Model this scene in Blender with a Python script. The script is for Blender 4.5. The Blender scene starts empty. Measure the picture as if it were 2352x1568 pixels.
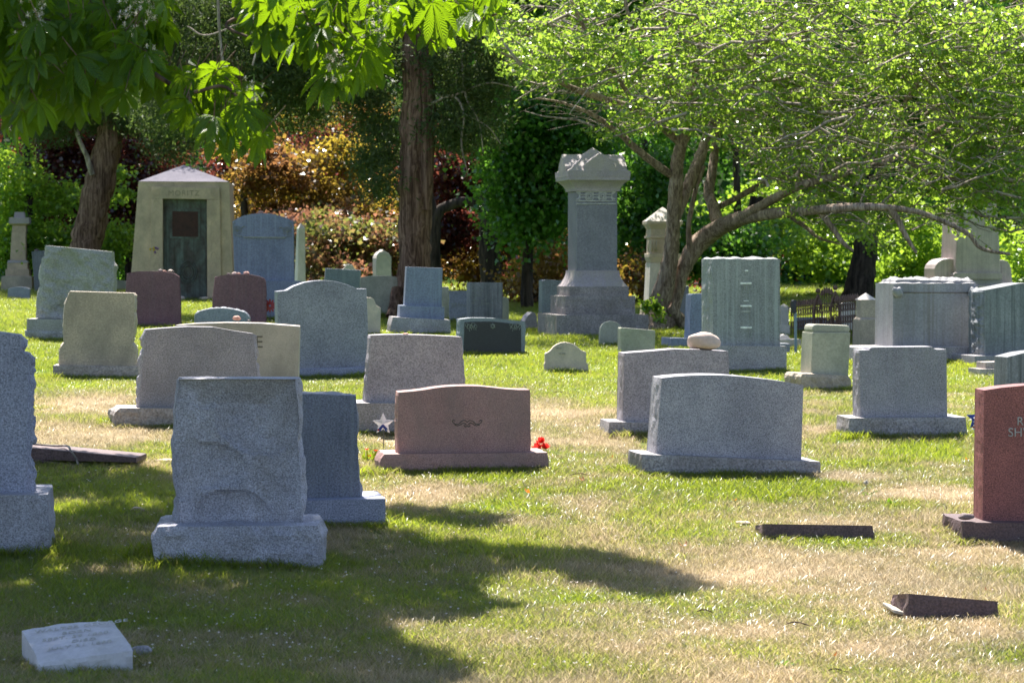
import bpy, bmesh, math, random
import numpy as np
from mathutils import Vector, noise as mn
random.seed(7); rng = np.random.default_rng(7)
C = bpy.context.scene.collection
R = math.radians
# ------------------------------------------------------------------ camera, world, sun, exposure
PITCH = math.atan(183/5554.0); F = 5554.0; EYE = 2.0
cam = bpy.data.cameras.new('camera'); camo = bpy.data.objects.new('camera', cam); C.objects.link(camo)
cam.lens = 85; cam.sensor_width = 36; cam.clip_start = 0.5; cam.clip_end = 2000
camo.location = (0, 0, EYE); camo.rotation_euler = (R(90)-PITCH, 0, 0)
cam.dof.use_dof = True; cam.dof.focus_distance = 18.5; cam.dof.aperture_fstop = 6.3
sc = bpy.context.scene; sc.camera = camo
SAZ, SEL = R(-14), R(59)           # azimuth from +Y (negative = left), elevation
SUN = Vector((math.sin(SAZ)*math.cos(SEL), math.cos(SAZ)*math.cos(SEL), math.sin(SEL)))
w = bpy.data.worlds.new("World"); sc.world = w; w.use_nodes = True
wn = w.node_tree.nodes; wl = w.node_tree.links
sky = wn.new('ShaderNodeTexSky'); sky.sky_type = 'NISHITA'; sky.sun_disc = False
sky.sun_elevation = SEL; sky.sun_rotation = SAZ % (2*math.pi)
bg = wn.get('Background') or wn.new('ShaderNodeBackground'); bg.inputs[1].default_value = 0.085
wl.new(sky.outputs[0], bg.inputs[0])
sl = bpy.data.lights.new('sun', 'SUN'); sl.energy = 5.0; sl.angle = R(0.53); sl.color = (1, .95, .86)
so = bpy.data.objects.new('sun', sl); C.objects.link(so)
so.rotation_euler = (-SUN).to_track_quat('-Z', 'Y').to_euler(); so.location = (0, 0, 30)
sc.view_settings.view_transform = 'Standard'; sc.view_settings.look = 'None'
sc.view_settings.gamma = 1; sc.view_settings.exposure = 1.5
try: sc.view_settings.use_curve_mapping = False
except Exception: pass
sc.render.engine = 'CYCLES'
sc.cycles.max_bounces = 8; sc.cycles.transmission_bounces = 6; sc.cycles.diffuse_bounces = 4

# ------------------------------------------------------------------ projection + ground
cp, sp_ = math.cos(PITCH), math.sin(PITCH)
def ray(u, v):
    a = (u-1176)/F; b = (783-v)/F
    return Vector((a, cp+b*sp_, -sp_+b*cp))
def at(u, v, d):                       # world point on the ray at y = d
    r = ray(u, v); return Vector((r.x/r.y*d, d, EYE+r.z/r.y*d))
PY = np.array([-60, 0, 8, 11.5, 16, 18, 20, 23, 26, 32, 38, 45, 55, 65, 85, 120, 200, 600.])
PZ = np.array([-2.1, -2.05, -2.02, -2.0, -1.99, -1.86, -1.72, -1.6, -1.53, -1.45, -1.37, -1.27, -1.08, -.93, -.8, -.75, -.7, -.6])+EYE
yy = np.linspace(-60, 600, 6601); zz = np.interp(yy, PY, PZ)
k = np.hanning(23); k /= k.sum(); zs = np.convolve(np.pad(zz, 11, mode='edge'), k, 'valid')
def G(x, y): return np.interp(y, yy, zs) - .014*np.clip(x, -8, 8)*np.clip((48-y)/20, 0, 1) + .012*np.sin(1.3*x+.7*y)+.01*np.sin(.6*x-1.1*y+2)
def hit(u, v):                         # ground point seen at pixel
    lo, hi = 6.0, 300.0; r = ray(u, v)
    ys = np.linspace(6, 150, 3000); xs = r.x/r.y*ys; z = EYE+r.z/r.y*ys
    below = np.nonzero(z < G(xs, ys))[0]
    d = ys[below[0]] if len(below) else 150.
    return Vector((r.x/r.y*d, d, float(G(r.x/r.y*d, d))))
def proj(x, y, z):
    f = y*cp-(z-EYE)*sp_; up = y*sp_+(z-EYE)*cp
    f = np.maximum(f, .1)
    return 1176+F*x/f, 783-F*up/f
def sm(a, b, x): t = np.clip((x-a)/(b-a), 0, 1); return t*t*(3-2*t)
def vnoise(x, y, s):                   # cheap smooth noise, numpy
    x = x*s; y = y*s; xi = np.floor(x).astype(np.int64); yi = np.floor(y).astype(np.int64); fx = x-xi; fy = y-yi
    fx = fx*fx*(3-2*fx); fy = fy*fy*(3-2*fy)
    def h(i, j):
        n = (i*374761393+j*668265263) & 0x7fffffff; n = ((n ^ (n >> 13))*1274126177) & 0x7fffffff
        return (n & 0xffff)/65535.
    return (h(xi, yi)*(1-fx)+h(xi+1, yi)*fx)*(1-fy)+(h(xi, yi+1)*(1-fx)+h(xi+1, yi+1)*fx)*fy
DRY_AND_SHADE = [(200, 928, 170, 24, .65), (1230, 955, 210, 42, .7), (1180, 1015, 170, 28, .6), (1390, 1010, 110, 34, .75), (1950, 1095, 140, 14, .95),
       (2120, 1135, 170, 26, 1.1), (1900, 1330, 460, 60, .55), (1800, 1450, 380, 55, .3), (2200, 1270, 240, 36, .6), (1600, 1265, 260, 28, .45),
       (1000, 1135, 150, 24, .6), (230, 1000, 240, 36, .5), (960, 1010, 110, 30, .6), (1880, 980, 60, 20, .5), (2200, 1480, 260, 60, .3),
       (1600, 1118, 260, 22, -.5), (1080, 1095, 160, 14, -.45), (1800, 1120, 170, 28, -.4), (2130, 1045, 110, 24, -.35), (2050, 1165, 80, 14, -.4), (1950,1240,120,14,-.3), (200, 1370, 850, 190, -.3)]  # last entry paints the lower left shade in as greener, darker grass
def dryness_and_shade(x, y):
    u, v = proj(x, y, G(x, y))
    d = .03+.30*sm(850, 940, v)+.08*sm(1090, 1250, v)
    for a, b, ru, rv, q in DRY_AND_SHADE: d = d+q*np.exp(-((u-a)/ru)**2*1.4-((v-b)/rv)**2*1.4)
    far = sm(850, 950, v)
    d = d+(.55*far+.12)*(vnoise(x+50, y*1.0+50, 1.6)-.5)+(.35*far+.1)*(vnoise(x+9, y+77, 5)-.5)
    return np.clip(d, 0, 1)

# ------------------------------------------------------------------ helpers
def tag(o, label=None, cat=None, group=None, kind=None):
    if label: o['label'] = label
    if cat: o['category'] = cat
    if group: o['group'] = group
    if kind: o['kind'] = kind
    return o
def empty(name, loc, rz=0.):
    o = bpy.data.objects.new(name, None); C.objects.link(o); o.location = loc; o.rotation_euler = (0, 0, rz)
    o.empty_display_size = .1; return o
def link(name, me, mat=None, parent=None):
    o = bpy.data.objects.new(name, me); C.objects.link(o)
    if mat: me.materials.append(mat)
    if parent: o.parent = parent
    return o
def npmesh(name, V, Fc, smooth=False, uv=None):
    V = np.asarray(V, dtype=np.float32); Fc = np.asarray(Fc, dtype=np.int32)
    me = bpy.data.meshes.new(name); n, kk = Fc.shape
    me.vertices.add(len(V)); me.vertices.foreach_set('co', V.ravel())
    me.loops.add(n*kk); me.loops.foreach_set('vertex_index', Fc.ravel())
    me.polygons.add(n); me.polygons.foreach_set('loop_start', np.arange(n, dtype=np.int32)*kk)
    me.polygons.foreach_set('loop_total', np.full(n, kk, dtype=np.int32))
    if smooth: me.polygons.foreach_set('use_smooth', np.ones(n, dtype=bool))
    if uv is not None:
        l = me.uv_layers.new(name='UVMap'); l.data.foreach_set('uv', np.asarray(uv, dtype=np.float32)[Fc.ravel()].ravel())
    me.update(calc_edges=True); return me
class Acc:                             # accumulates quads
    def __init__(s): s.V = []; s.F = []; s.U = []; s.n = 0
    def add(s, V, Fc, U=None):
        V = np.asarray(V, float).reshape(-1, 3); Fc = np.asarray(Fc, int)
        s.V.append(V); s.F.append(Fc+s.n); s.n += len(V)
        if U is not None: s.U.append(U)
    def mesh(s, name, smooth=False):
        return npmesh(name, np.vstack(s.V), np.vstack(s.F), smooth, np.vstack(s.U) if s.U else None)
def tube(acc, pts, rad, n=7, jit=0.):
    pts = [Vector(p) for p in pts]; V = []; L = len(pts)
    for i, p in enumerate(pts):
        t = (pts[min(i+1, L-1)]-pts[max(i-1, 0)])
        if t.length < 1e-6: t = Vector((0, 0, 1))
        t.normalize(); a = t.cross(Vector((0, 1, 0)) if abs(t.y) < .9 else Vector((1, 0, 0))).normalized(); b = t.cross(a)
        r = rad[i] if hasattr(rad, '__len__') else rad
        for q in range(n):
            an = 2*math.pi*q/n; rr = r*(1+jit*(mn.noise(Vector((q*1.7, i*.6, r*9)))))
            V.append(p+a*math.cos(an)*rr+b*math.sin(an)*rr)
    Fc = []
    for i in range(L-1):
        for q in range(n):
            Fc.append((i*n+q, i*n+(q+1) % n, (i+1)*n+(q+1) % n, (i+1)*n+q))
    c0 = len(V); V.append(pts[0]); V.append(pts[-1])
    for q in range(0, n, 1):
        Fc.append((c0, (q+1) % n, q, q)) if False else None
    V = V[:c0]
    acc.add([tuple(v) for v in V], Fc)
def spline(P, m):                      # Catmull-Rom on arrays of any dimension
    P = np.asarray(P, float); out = []
    Q = np.vstack([2*P[0]-P[1], P, 2*P[-1]-P[-2]])
    for i in range(1, len(Q)-2):
        for t in np.linspace(0, 1, m, endpoint=False):
            a, b, c, d = Q[i-1], Q[i], Q[i+1], Q[i+2]
            out.append(.5*((2*b)+(-a+c)*t+(2*a-5*b+4*c-d)*t*t+(-a+3*b-3*c+d)*t**3))
    out.append(P[-1]); return np.array(out)

# ------------------------------------------------------------------ materials
def newmat(name):
    m = bpy.data.materials.new(name); m.use_nodes = True; nt = m.node_tree; nt.nodes.clear()
    return m, nt.nodes, nt.links
def ramp(N, L, src, stops):
    r = N.new('ShaderNodeValToRGB'); e = r.color_ramp.elements
    while len(e) < len(stops): e.new(.5)
    for el, (p, c) in zip(e, stops): el.position = p; el.color = (*c, 1) if len(c) == 3 else c
    L.new(src, r.inputs[0]); return r.outputs[0]
def tex(N, L, co, scale, detail=3, vec=None, rough=.55, dist=0):
    if vec:
        mp = N.new('ShaderNodeMapping'); mp.inputs['Scale'].default_value = vec; L.new(co, mp.inputs[0]); co = mp.outputs[0]
    t = N.new('ShaderNodeTexNoise'); t.inputs['Scale'].default_value = scale; t.inputs['Detail'].default_value = detail
    t.inputs['Roughness'].default_value = rough; t.inputs['Distortion'].default_value = dist
    L.new(co, t.inputs['Vector']); return t.outputs['Fac']
def mix(N, L, f, a, b, typ='MIX'):
    m = N.new('ShaderNodeMix'); m.data_type = 'RGBA'; m.blend_type = typ
    for s, val in ((m.inputs[0], f), (m.inputs[6], a), (m.inputs[7], b)):
        if hasattr(val, 'links') or hasattr(val, 'is_output'): L.new(val, s)
        elif isinstance(val, (int, float)): s.default_value = val
        else: s.default_value = (*val, 1)
    return m.outputs[2]
def pr(N, L, col, rough=.6, spec=.4, normal=None):
    p = N.new('ShaderNodeBsdfPrincipled'); o = N.new('ShaderNodeOutputMaterial')
    if hasattr(col, 'is_output'): L.new(col, p.inputs['Base Color'])
    else: p.inputs['Base Color'].default_value = (*col, 1)
    if hasattr(rough, 'is_output'): L.new(rough, p.inputs['Roughness'])
    else: p.inputs['Roughness'].default_value = rough
    p.inputs['Specular IOR Level'].default_value = spec
    if normal: L.new(normal, p.inputs['Normal'])
    L.new(p.outputs[0], o.inputs[0]); return p, o
def bump(N, L, h, dist, st=1.):
    b = N.new('ShaderNodeBump'); b.inputs['Distance'].default_value = dist; b.inputs['Strength'].default_value = st
    L.new(h, b.inputs['Height']); return b.outputs[0]
def granite(name, col, spk=.35, sc_=70, streak=None, sa=.5, stain=None, st=.5, rough=.6, bmp=.004, vein=False):
    m, N, L = newmat(name); co = N.new('ShaderNodeTexCoord').outputs['Object']
    oi = N.new('ShaderNodeObjectInfo').outputs['Random']
    off = N.new('ShaderNodeVectorMath'); off.operation = 'ADD'
    cmb = N.new('ShaderNodeCombineXYZ'); mu = N.new('ShaderNodeMath'); mu.operation = 'MULTIPLY'; mu.inputs[1].default_value = 37.
    L.new(oi, mu.inputs[0]); L.new(mu.outputs[0], cmb.inputs[0]); L.new(mu.outputs[0], cmb.inputs[1])
    L.new(co, off.inputs[0]); L.new(cmb.outputs[0], off.inputs[1]); co2 = off.outputs[0]
    c = np.array(col)*np.array([1.04, .96, 1.0])*(1 if max(col) < .075 else (1.7 if max(col) < .27 else (1.4 if max(col) < .36 else 1.12)))
    f1 = tex(N, L, co2, sc_, 3, rough=.7)
    lo = tuple(np.clip(c*(1-spk*1.25), 0, 1)); hi = tuple(np.clip(c*(1+spk*1.1), 0, 1))
    a = ramp(N, L, f1, [(.34, lo), (.5, tuple(c)), (.66, hi)])
    f2 = tex(N, L, co2, 2.2, 5, rough=.65)
    a = mix(N, L, .9, a, ramp(N, L, f2, [(.28, (.72, .72, .74)), (.5, (.95, .95, .95)), (.74, (1.22, 1.2, 1.16))]), 'MULTIPLY')
    if stain is not None:
        f3 = ramp(N, L, tex(N, L, co2, 3.1, 7, vec=(1, 1, .55), rough=.7, dist=.4), [(.42, (0, 0, 0)), (.66, (st, st, st))])
        a = mix(N, L, f3, a, stain)
    if streak is not None:
        f4 = ramp(N, L, tex(N, L, co2, 1, 4, vec=(26, 26, .55), rough=.6), [(.5, (0, 0, 0)), (.68, (sa, sa, sa))])
        a = mix(N, L, f4, a, streak)
        f5 = ramp(N, L, tex(N, L, co2, 1, 3, vec=(11, 11, .5), rough=.5), [(.45, (0, 0, 0)), (.7, (sa*.5,)*3)])
        a = mix(N, L, f5, a, tuple(np.array(streak)*.8))
    nb = N.new('ShaderNodeMath'); nb.operation = 'ADD'
    L.new(tex(N, L, co2, 34, 6, rough=.7), nb.inputs[0]); L.new(tex(N, L, co2, sc_*1.2, 2), nb.inputs[1])
    pr(N, L, a, rough, .35, bump(N, L, nb.outputs[0], bmp, .7)); return m
def plain(name, col, rough=.6, spec=.4, var=.25, scale=20):
    m, N, L = newmat(name); co = N.new('ShaderNodeTexCoord').outputs['Object']
    c = np.array(col); a = ramp(N, L, tex(N, L, co, scale, 4), [(.3, tuple(c*(1-var))), (.7, tuple(np.clip(c*(1+var), 0, 1)))])
    pr(N, L, a, rough, spec); return m
def leafmat(name, cols, trans, tfac=.5, rough=.4, spec=.5, clump=None):
    m, N, L = newmat(name); g = N.new('ShaderNodeNewGeometry')
    a = ramp(N, L, g.outputs['Random Per Island'], [(i/(len(cols)-1), c) for i, c in enumerate(cols)])
    t = trans
    if clump is not None:          # broad patches of a second leaf colour through the crown
        f = ramp(N, L, tex(N, L, g.outputs['Position'], clump[0], 3), [(.44, (0, 0, 0)), (.58, (1, 1, 1))])
        a = mix(N, L, f, a, clump[1]); t = mix(N, L, f, trans, clump[2])
    p, o = pr(N, L, a, rough, spec)
    tr = N.new('ShaderNodeBsdfTranslucent')
    if hasattr(t, 'is_output'): L.new(t, tr.inputs[0])
    else: tr.inputs[0].default_value = (*t, 1)
    mx = N.new('ShaderNodeMixShader'); mx.inputs[0].default_value = tfac
    L.new(p.outputs[0], mx.inputs[1]); L.new(tr.outputs[0], mx.inputs[2]); L.new(mx.outputs[0], o.inputs[0]); return m
def barkmat(name, c1, c2, vec=(14, 14, 1.6), scale=1., dist=.6, bd=.05):
    m, N, L = newmat(name); co = N.new('ShaderNodeTexCoord').outputs['Object']
    f = tex(N, L, co, scale, 6, vec=vec, rough=.65, dist=dist)
    a = ramp(N, L, f, [(.33, tuple(np.array(c1)*.35)), (.46, c1), (.62, c2)])
    f2 = tex(N, L, co, 1.3, 4)
    a = mix(N, L, .8, a, ramp(N, L, f2, [(.3, (.7, .66, .64)), (.7, (1.25, 1.2, 1.15))]), 'MULTIPLY')
    pr(N, L, a, .9, .15, bump(N, L, f, bd, .9)); return m

# ------------------------------------------------------------------ stone builders (local frame: x right, y back, z up)
class Mon:
    """a monument standing at ground pixel (u, v); outlines are measured on its own front planes"""
    def __init__(s, name, label, cat, u, v, yaw=10., group=None, dd=None):
        s.P = hit(u, v) if dd is None else at(u, v, dd)
        if dd is None: s.P = hit(u, v+.03*F/s.P.y)
        s.d = s.P.y; s.hasb = 0; s.a = R(yaw); s.root = empty(name, s.P, s.a); tag(s.root, label, cat, group)
        s.ca, s.sa = math.cos(s.a), math.sin(s.a)
    def loc(s, u, v, y):               # pixel -> local (x, z) on plane local-y = y
        r = ray(u, v); ox, oy = -s.P.x, -s.P.y
        o = (ox*s.ca+oy*s.sa, -ox*s.sa+oy*s.ca); r_ = (r.x*s.ca+r.y*s.sa, -r.x*s.sa+r.y*s.ca)
        t = (y-o[1])/r_[1]; return (o[0]+r_[0]*t, EYE+r.z*t-s.P.z)
    def out(s, pts, y): return [s.loc(p[0], p[1], y) for p in pts]
    def slab(s, name, pts, y, depth, mat, rough='none', bulge=.015, drop=0., bev=.006, local=False, step=.028, label=None, parent=None, taper=0.):
        P = pts if local else s.out(pts, y)
        if drop:
            zmin = min(p[1] for p in P); hgt = max(p[1] for p in P)-zmin
            P = [(x, z-drop) if z < zmin+max(.06, hgt*.12) else (x, z) for x, z in P]
        if name in ('base', 'marker') or (name == 'headstone' and not s.hasb):
            s.hasb = 1; BASES.append((s, min(p[0] for p in P), max(p[0] for p in P), y, y+depth))
        n = len(P); ar = sum(P[i][0]*P[(i+1) % n][1]-P[(i+1) % n][0]*P[i][1] for i in range(n))
        if ar < 0: P = P[::-1]
        ring = []                      # (x,z,nx,nz,flag)
        for i in range(n):
            a, b = P[i], P[(i+1) % n]; dx, dz = b[0]-a[0], b[1]-a[1]; ln = math.hypot(dx, dz)
            if ln < 1e-5: continue
            nx, nz = dz/ln, -dx/ln
            side = abs(nx) > .6; top = nz > .6
            fl = (rough == 'all' and not nz < -.6) or (rough == 'sides' and side) or (rough == 'top' and top) or (rough == 'topsides' and (top or side))
            mseg = max(1, int(ln/step)) if fl else 1
            for q in range(mseg): ring.append((a[0]+dx*q/mseg, a[1]+dz*q/mseg, nx, nz, 1. if fl and (q > 0) else (.4 if fl else 0.)))
        anyr = any(r[4] for r in ring); L = 10 if anyr else 1
        bm = bmesh.new(); rows = []; m = len(ring); sd = random.random()*50
        cx = sum(r[0] for r in ring)/m
        for j in range(L+1):
            t = j/L; row = []
            for (x, z, nx, nz, fl) in ring:
                o = 0.
                if fl and 0 < j:
                    w_ = math.sin(math.pi*min(t*1.15, 1))**.6 if t < .95 else .35
                    nv = mn.noise(Vector((x*9+sd, z*9, t*3)))*.9+mn.noise(Vector((x*26+sd, z*26, t*8)))*.5+mn.noise(Vector((x*60+sd, z*60, t*16)))*.3
                    o = bulge*fl*w_*(.75+nv)
                x2 = x+nx*o; x2 = cx+(x2-cx)*(1-taper*t)
                row.append(bm.verts.new((x2, y+t*depth, z+nz*o)))
            rows.append(row)
        bm.faces.new(rows[0]); bm.faces.new(rows[-1][::-1])
        for j in range(L):
            for i in range(m):
                i2 = (i+1) % m; bm.faces.new((rows[j][i2], rows[j][i], rows[j+1][i], rows[j+1][i2]))
        bmesh.ops.recalc_face_normals(bm, faces=bm.faces)
        if bev and not anyr:
            bmesh.ops.bevel(bm, geom=[e for e in bm.edges if e.calc_face_angle(0) > .5], offset=bev, segments=2, affect='EDGES', profile=.6)
        me = bpy.data.meshes.new(name); bm.to_mesh(me); bm.free()
        ob = link(name, me, mat, parent or s.root)
        if label: ob['label'] = label
        return ob
    def rock(s, name, pts, y, depth, mat, front=.02, side=.02, top=.0, res=.035, drop=0., local=False, fn=None, fq=1., label=None, edge=.04, sink=0.):
        """quarry-faced block from outline TL,(..top..),TR,BR,BL given as left poly / right poly: pts=(left,right), each top to bottom"""
        Lp, Rp = pts
        if not local: Lp, Rp = s.out(Lp, y), s.out(Rp, y)
        Lp = [(x, z) for x, z in Lp]; Rp = [(x, z) for x, z in Rp]
        Lp[-1] = (Lp[-1][0], Lp[-1][1]-drop); Rp[-1] = (Rp[-1][0], Rp[-1][1]-drop)
        if name in ('base', 'marker') or (name == 'headstone' and not s.hasb):
            s.hasb = 1; BASES.append((s, min(p[0] for p in Lp), max(p[0] for p in Rp), y, y+depth))
        H = max(Lp[0][1]-Lp[-1][1], .02); W = max(Rp[0][0]-Lp[0][0], .05)
        nx, ny, nz = max(4, int(W/res)), max(3, int(depth/res)), max(3, int(H/res))
        def along(Q, t):
            z0, z1 = Q[0][1], Q[-1][1]; z = z0+(z1-z0)*t
            for a, b in zip(Q[:-1], Q[1:]):
                if (a[1]-z)*(b[1]-z) <= 0 and abs(a[1]-b[1]) > 1e-9:
                    f = (z-a[1])/(b[1]-a[1]); return a[0]+(b[0]-a[0])*f, z
            return Q[-1]
        bm = bmesh.new(); vd = {}; sd = random.random()*40
        def vert(i, j, q):
            if (i, j, q) in vd: return vd[(i, j, q)]
            t = q/nz; l = along(Lp, t); r = along(Rp, t); f = i/nx; x = l[0]+(r[0]-l[0])*f; z = l[1]+(r[1]-l[1])*f; yv = y+depth*j/ny
            ex = min(f, 1-f)*W; ez = min(t*H, 10); e = min(ex, ez); fall = min(1, e/edge) if edge else 1
            p = Vector((x*fq*6+sd, yv*fq*6, z*fq*6))
            nn = mn.noise(p)+.5*mn.noise(p*2.3)+.25*mn.noise(p*5.1)
            if j == 0:
                yv -= front*fall*(.55+.9*nn)
                if fn: yv -= fn(x, z)*(.35+.65*fall)
            if j == ny: yv += front*fall*(.5+.6*nn)
            ey = min(1, min(j, ny-j)/max(1, ny*.22)+.25)
            if i == 0 and side: x -= side*ey*(.5+nn)
            if i == nx and side: x += side*ey*(.5+nn)
            z -= sink*(j/ny)*(1-t)
            if q == 0 and top: z += top*min(1, ex/.05+.2)*(.5+nn*1.1)*ey
            v_ = bm.verts.new((x, yv, z)); vd[(i, j, q)] = v_; return v_
        def quad(a, b, c, d): bm.faces.new((vert(*a), vert(*b), vert(*c), vert(*d)))
        for i in range(nx):
            for q in range(nz):
                quad((i, 0, q), (i, 0, q+1), (i+1, 0, q+1), (i+1, 0, q)); quad((i, ny, q), (i+1, ny, q), (i+1, ny, q+1), (i, ny, q+1))
        for j in range(ny):
            for q in range(nz):
                quad((0, j, q), (0, j+1, q), (0, j+1, q+1), (0, j, q+1)); quad((nx, j, q), (nx, j, q+1), (nx, j+1, q+1), (nx, j+1, q))
            for i in range(nx):
                quad((i, j, 0), (i+1, j, 0), (i+1, j+1, 0), (i, j+1, 0)); quad((i, j, nz), (i, j+1, nz), (i+1, j+1, nz), (i+1, j, nz))
        bmesh.ops.recalc_face_normals(bm, faces=bm.faces)
        me = bpy.data.meshes.new(name); bm.to_mesh(me); bm.free()
        ob = link(name, me, mat, s.root)
        if label: ob['label'] = label
        return ob
    def text(s, body, u, v, hpx, y, mat, name='inscription', depth=.004, font_scale=1.45, space=1.0, rot=0., align='LEFT'):
        x, z = s.loc(u, v, y); h = hpx*s.d/F
        cu = bpy.data.curves.new('t', 'FONT'); cu.body = body; cu.size = h*font_scale; cu.extrude = depth; cu.align_x = align; cu.space_character = space
        t = bpy.data.objects.new('t', cu); C.objects.link(t)
        dg = bpy.context.evaluated_depsgraph_get(); me = bpy.data.meshes.new_from_object(t.evaluated_get(dg))
        bpy.data.objects.remove(t); o = link(name, me, mat, s.root)
        o.location = (x, y-.001, z); o.rotation_euler = (R(90), rot, 0); return o
def box2(u0, v0, u1, v1): return [(u0, v0), (u1, v0), (u1, v1), (u0, v1)]
def pebble(name, label, P, r, mat, cat='stone', sq=(1, .8, .6), group=None, rz=0.):
    bm = bmesh.new(); bmesh.ops.create_icosphere(bm, subdivisions=3, radius=1); sd = random.random()*90
    for v in bm.verts:
        n = mn.noise(v.co*1.1+Vector((sd, 0, 0)))*.28+mn.noise(v.co*3+Vector((0, sd, 0)))*.07
        v.co *= (1+n); v.co.x *= r*sq[0]; v.co.y *= r*sq[1]; v.co.z *= r*sq[2]
    lo = min(v.co.z for v in bm.verts)
    for v in bm.verts: v.co.z -= lo+r*.04
    me = bpy.data.meshes.new(name); bm.to_mesh(me); bm.free()
    me.polygons.foreach_set('use_smooth', np.ones(len(me.polygons), dtype=bool))
    o = link(name, me, mat); o.location = P; o.rotation_euler = (0, 0, rz); tag(o, label, cat, group); return o
def bar(acc, p, q, wd, th=None):       # box between two points
    th = th or wd; p, q = Vector(p), Vector(q); t = (q-p).normalized(); a = t.cross(Vector((0, 1, 0)) if abs(t.y) < .9 else Vector((0, 0, 1))).normalized(); b = t.cross(a)
    V = [e+a*(sx*wd/2)+b*(sy*th/2) for e in (p, q) for sx, sy in ((-1, -1), (1, -1), (1, 1), (-1, 1))]
    acc.add([tuple(x) for x in V], [(0, 1, 2, 3), (7, 6, 5, 4), (0, 4, 5, 1), (1, 5, 6, 2), (2, 6, 7, 3), (3, 7, 4, 0)])

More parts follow.
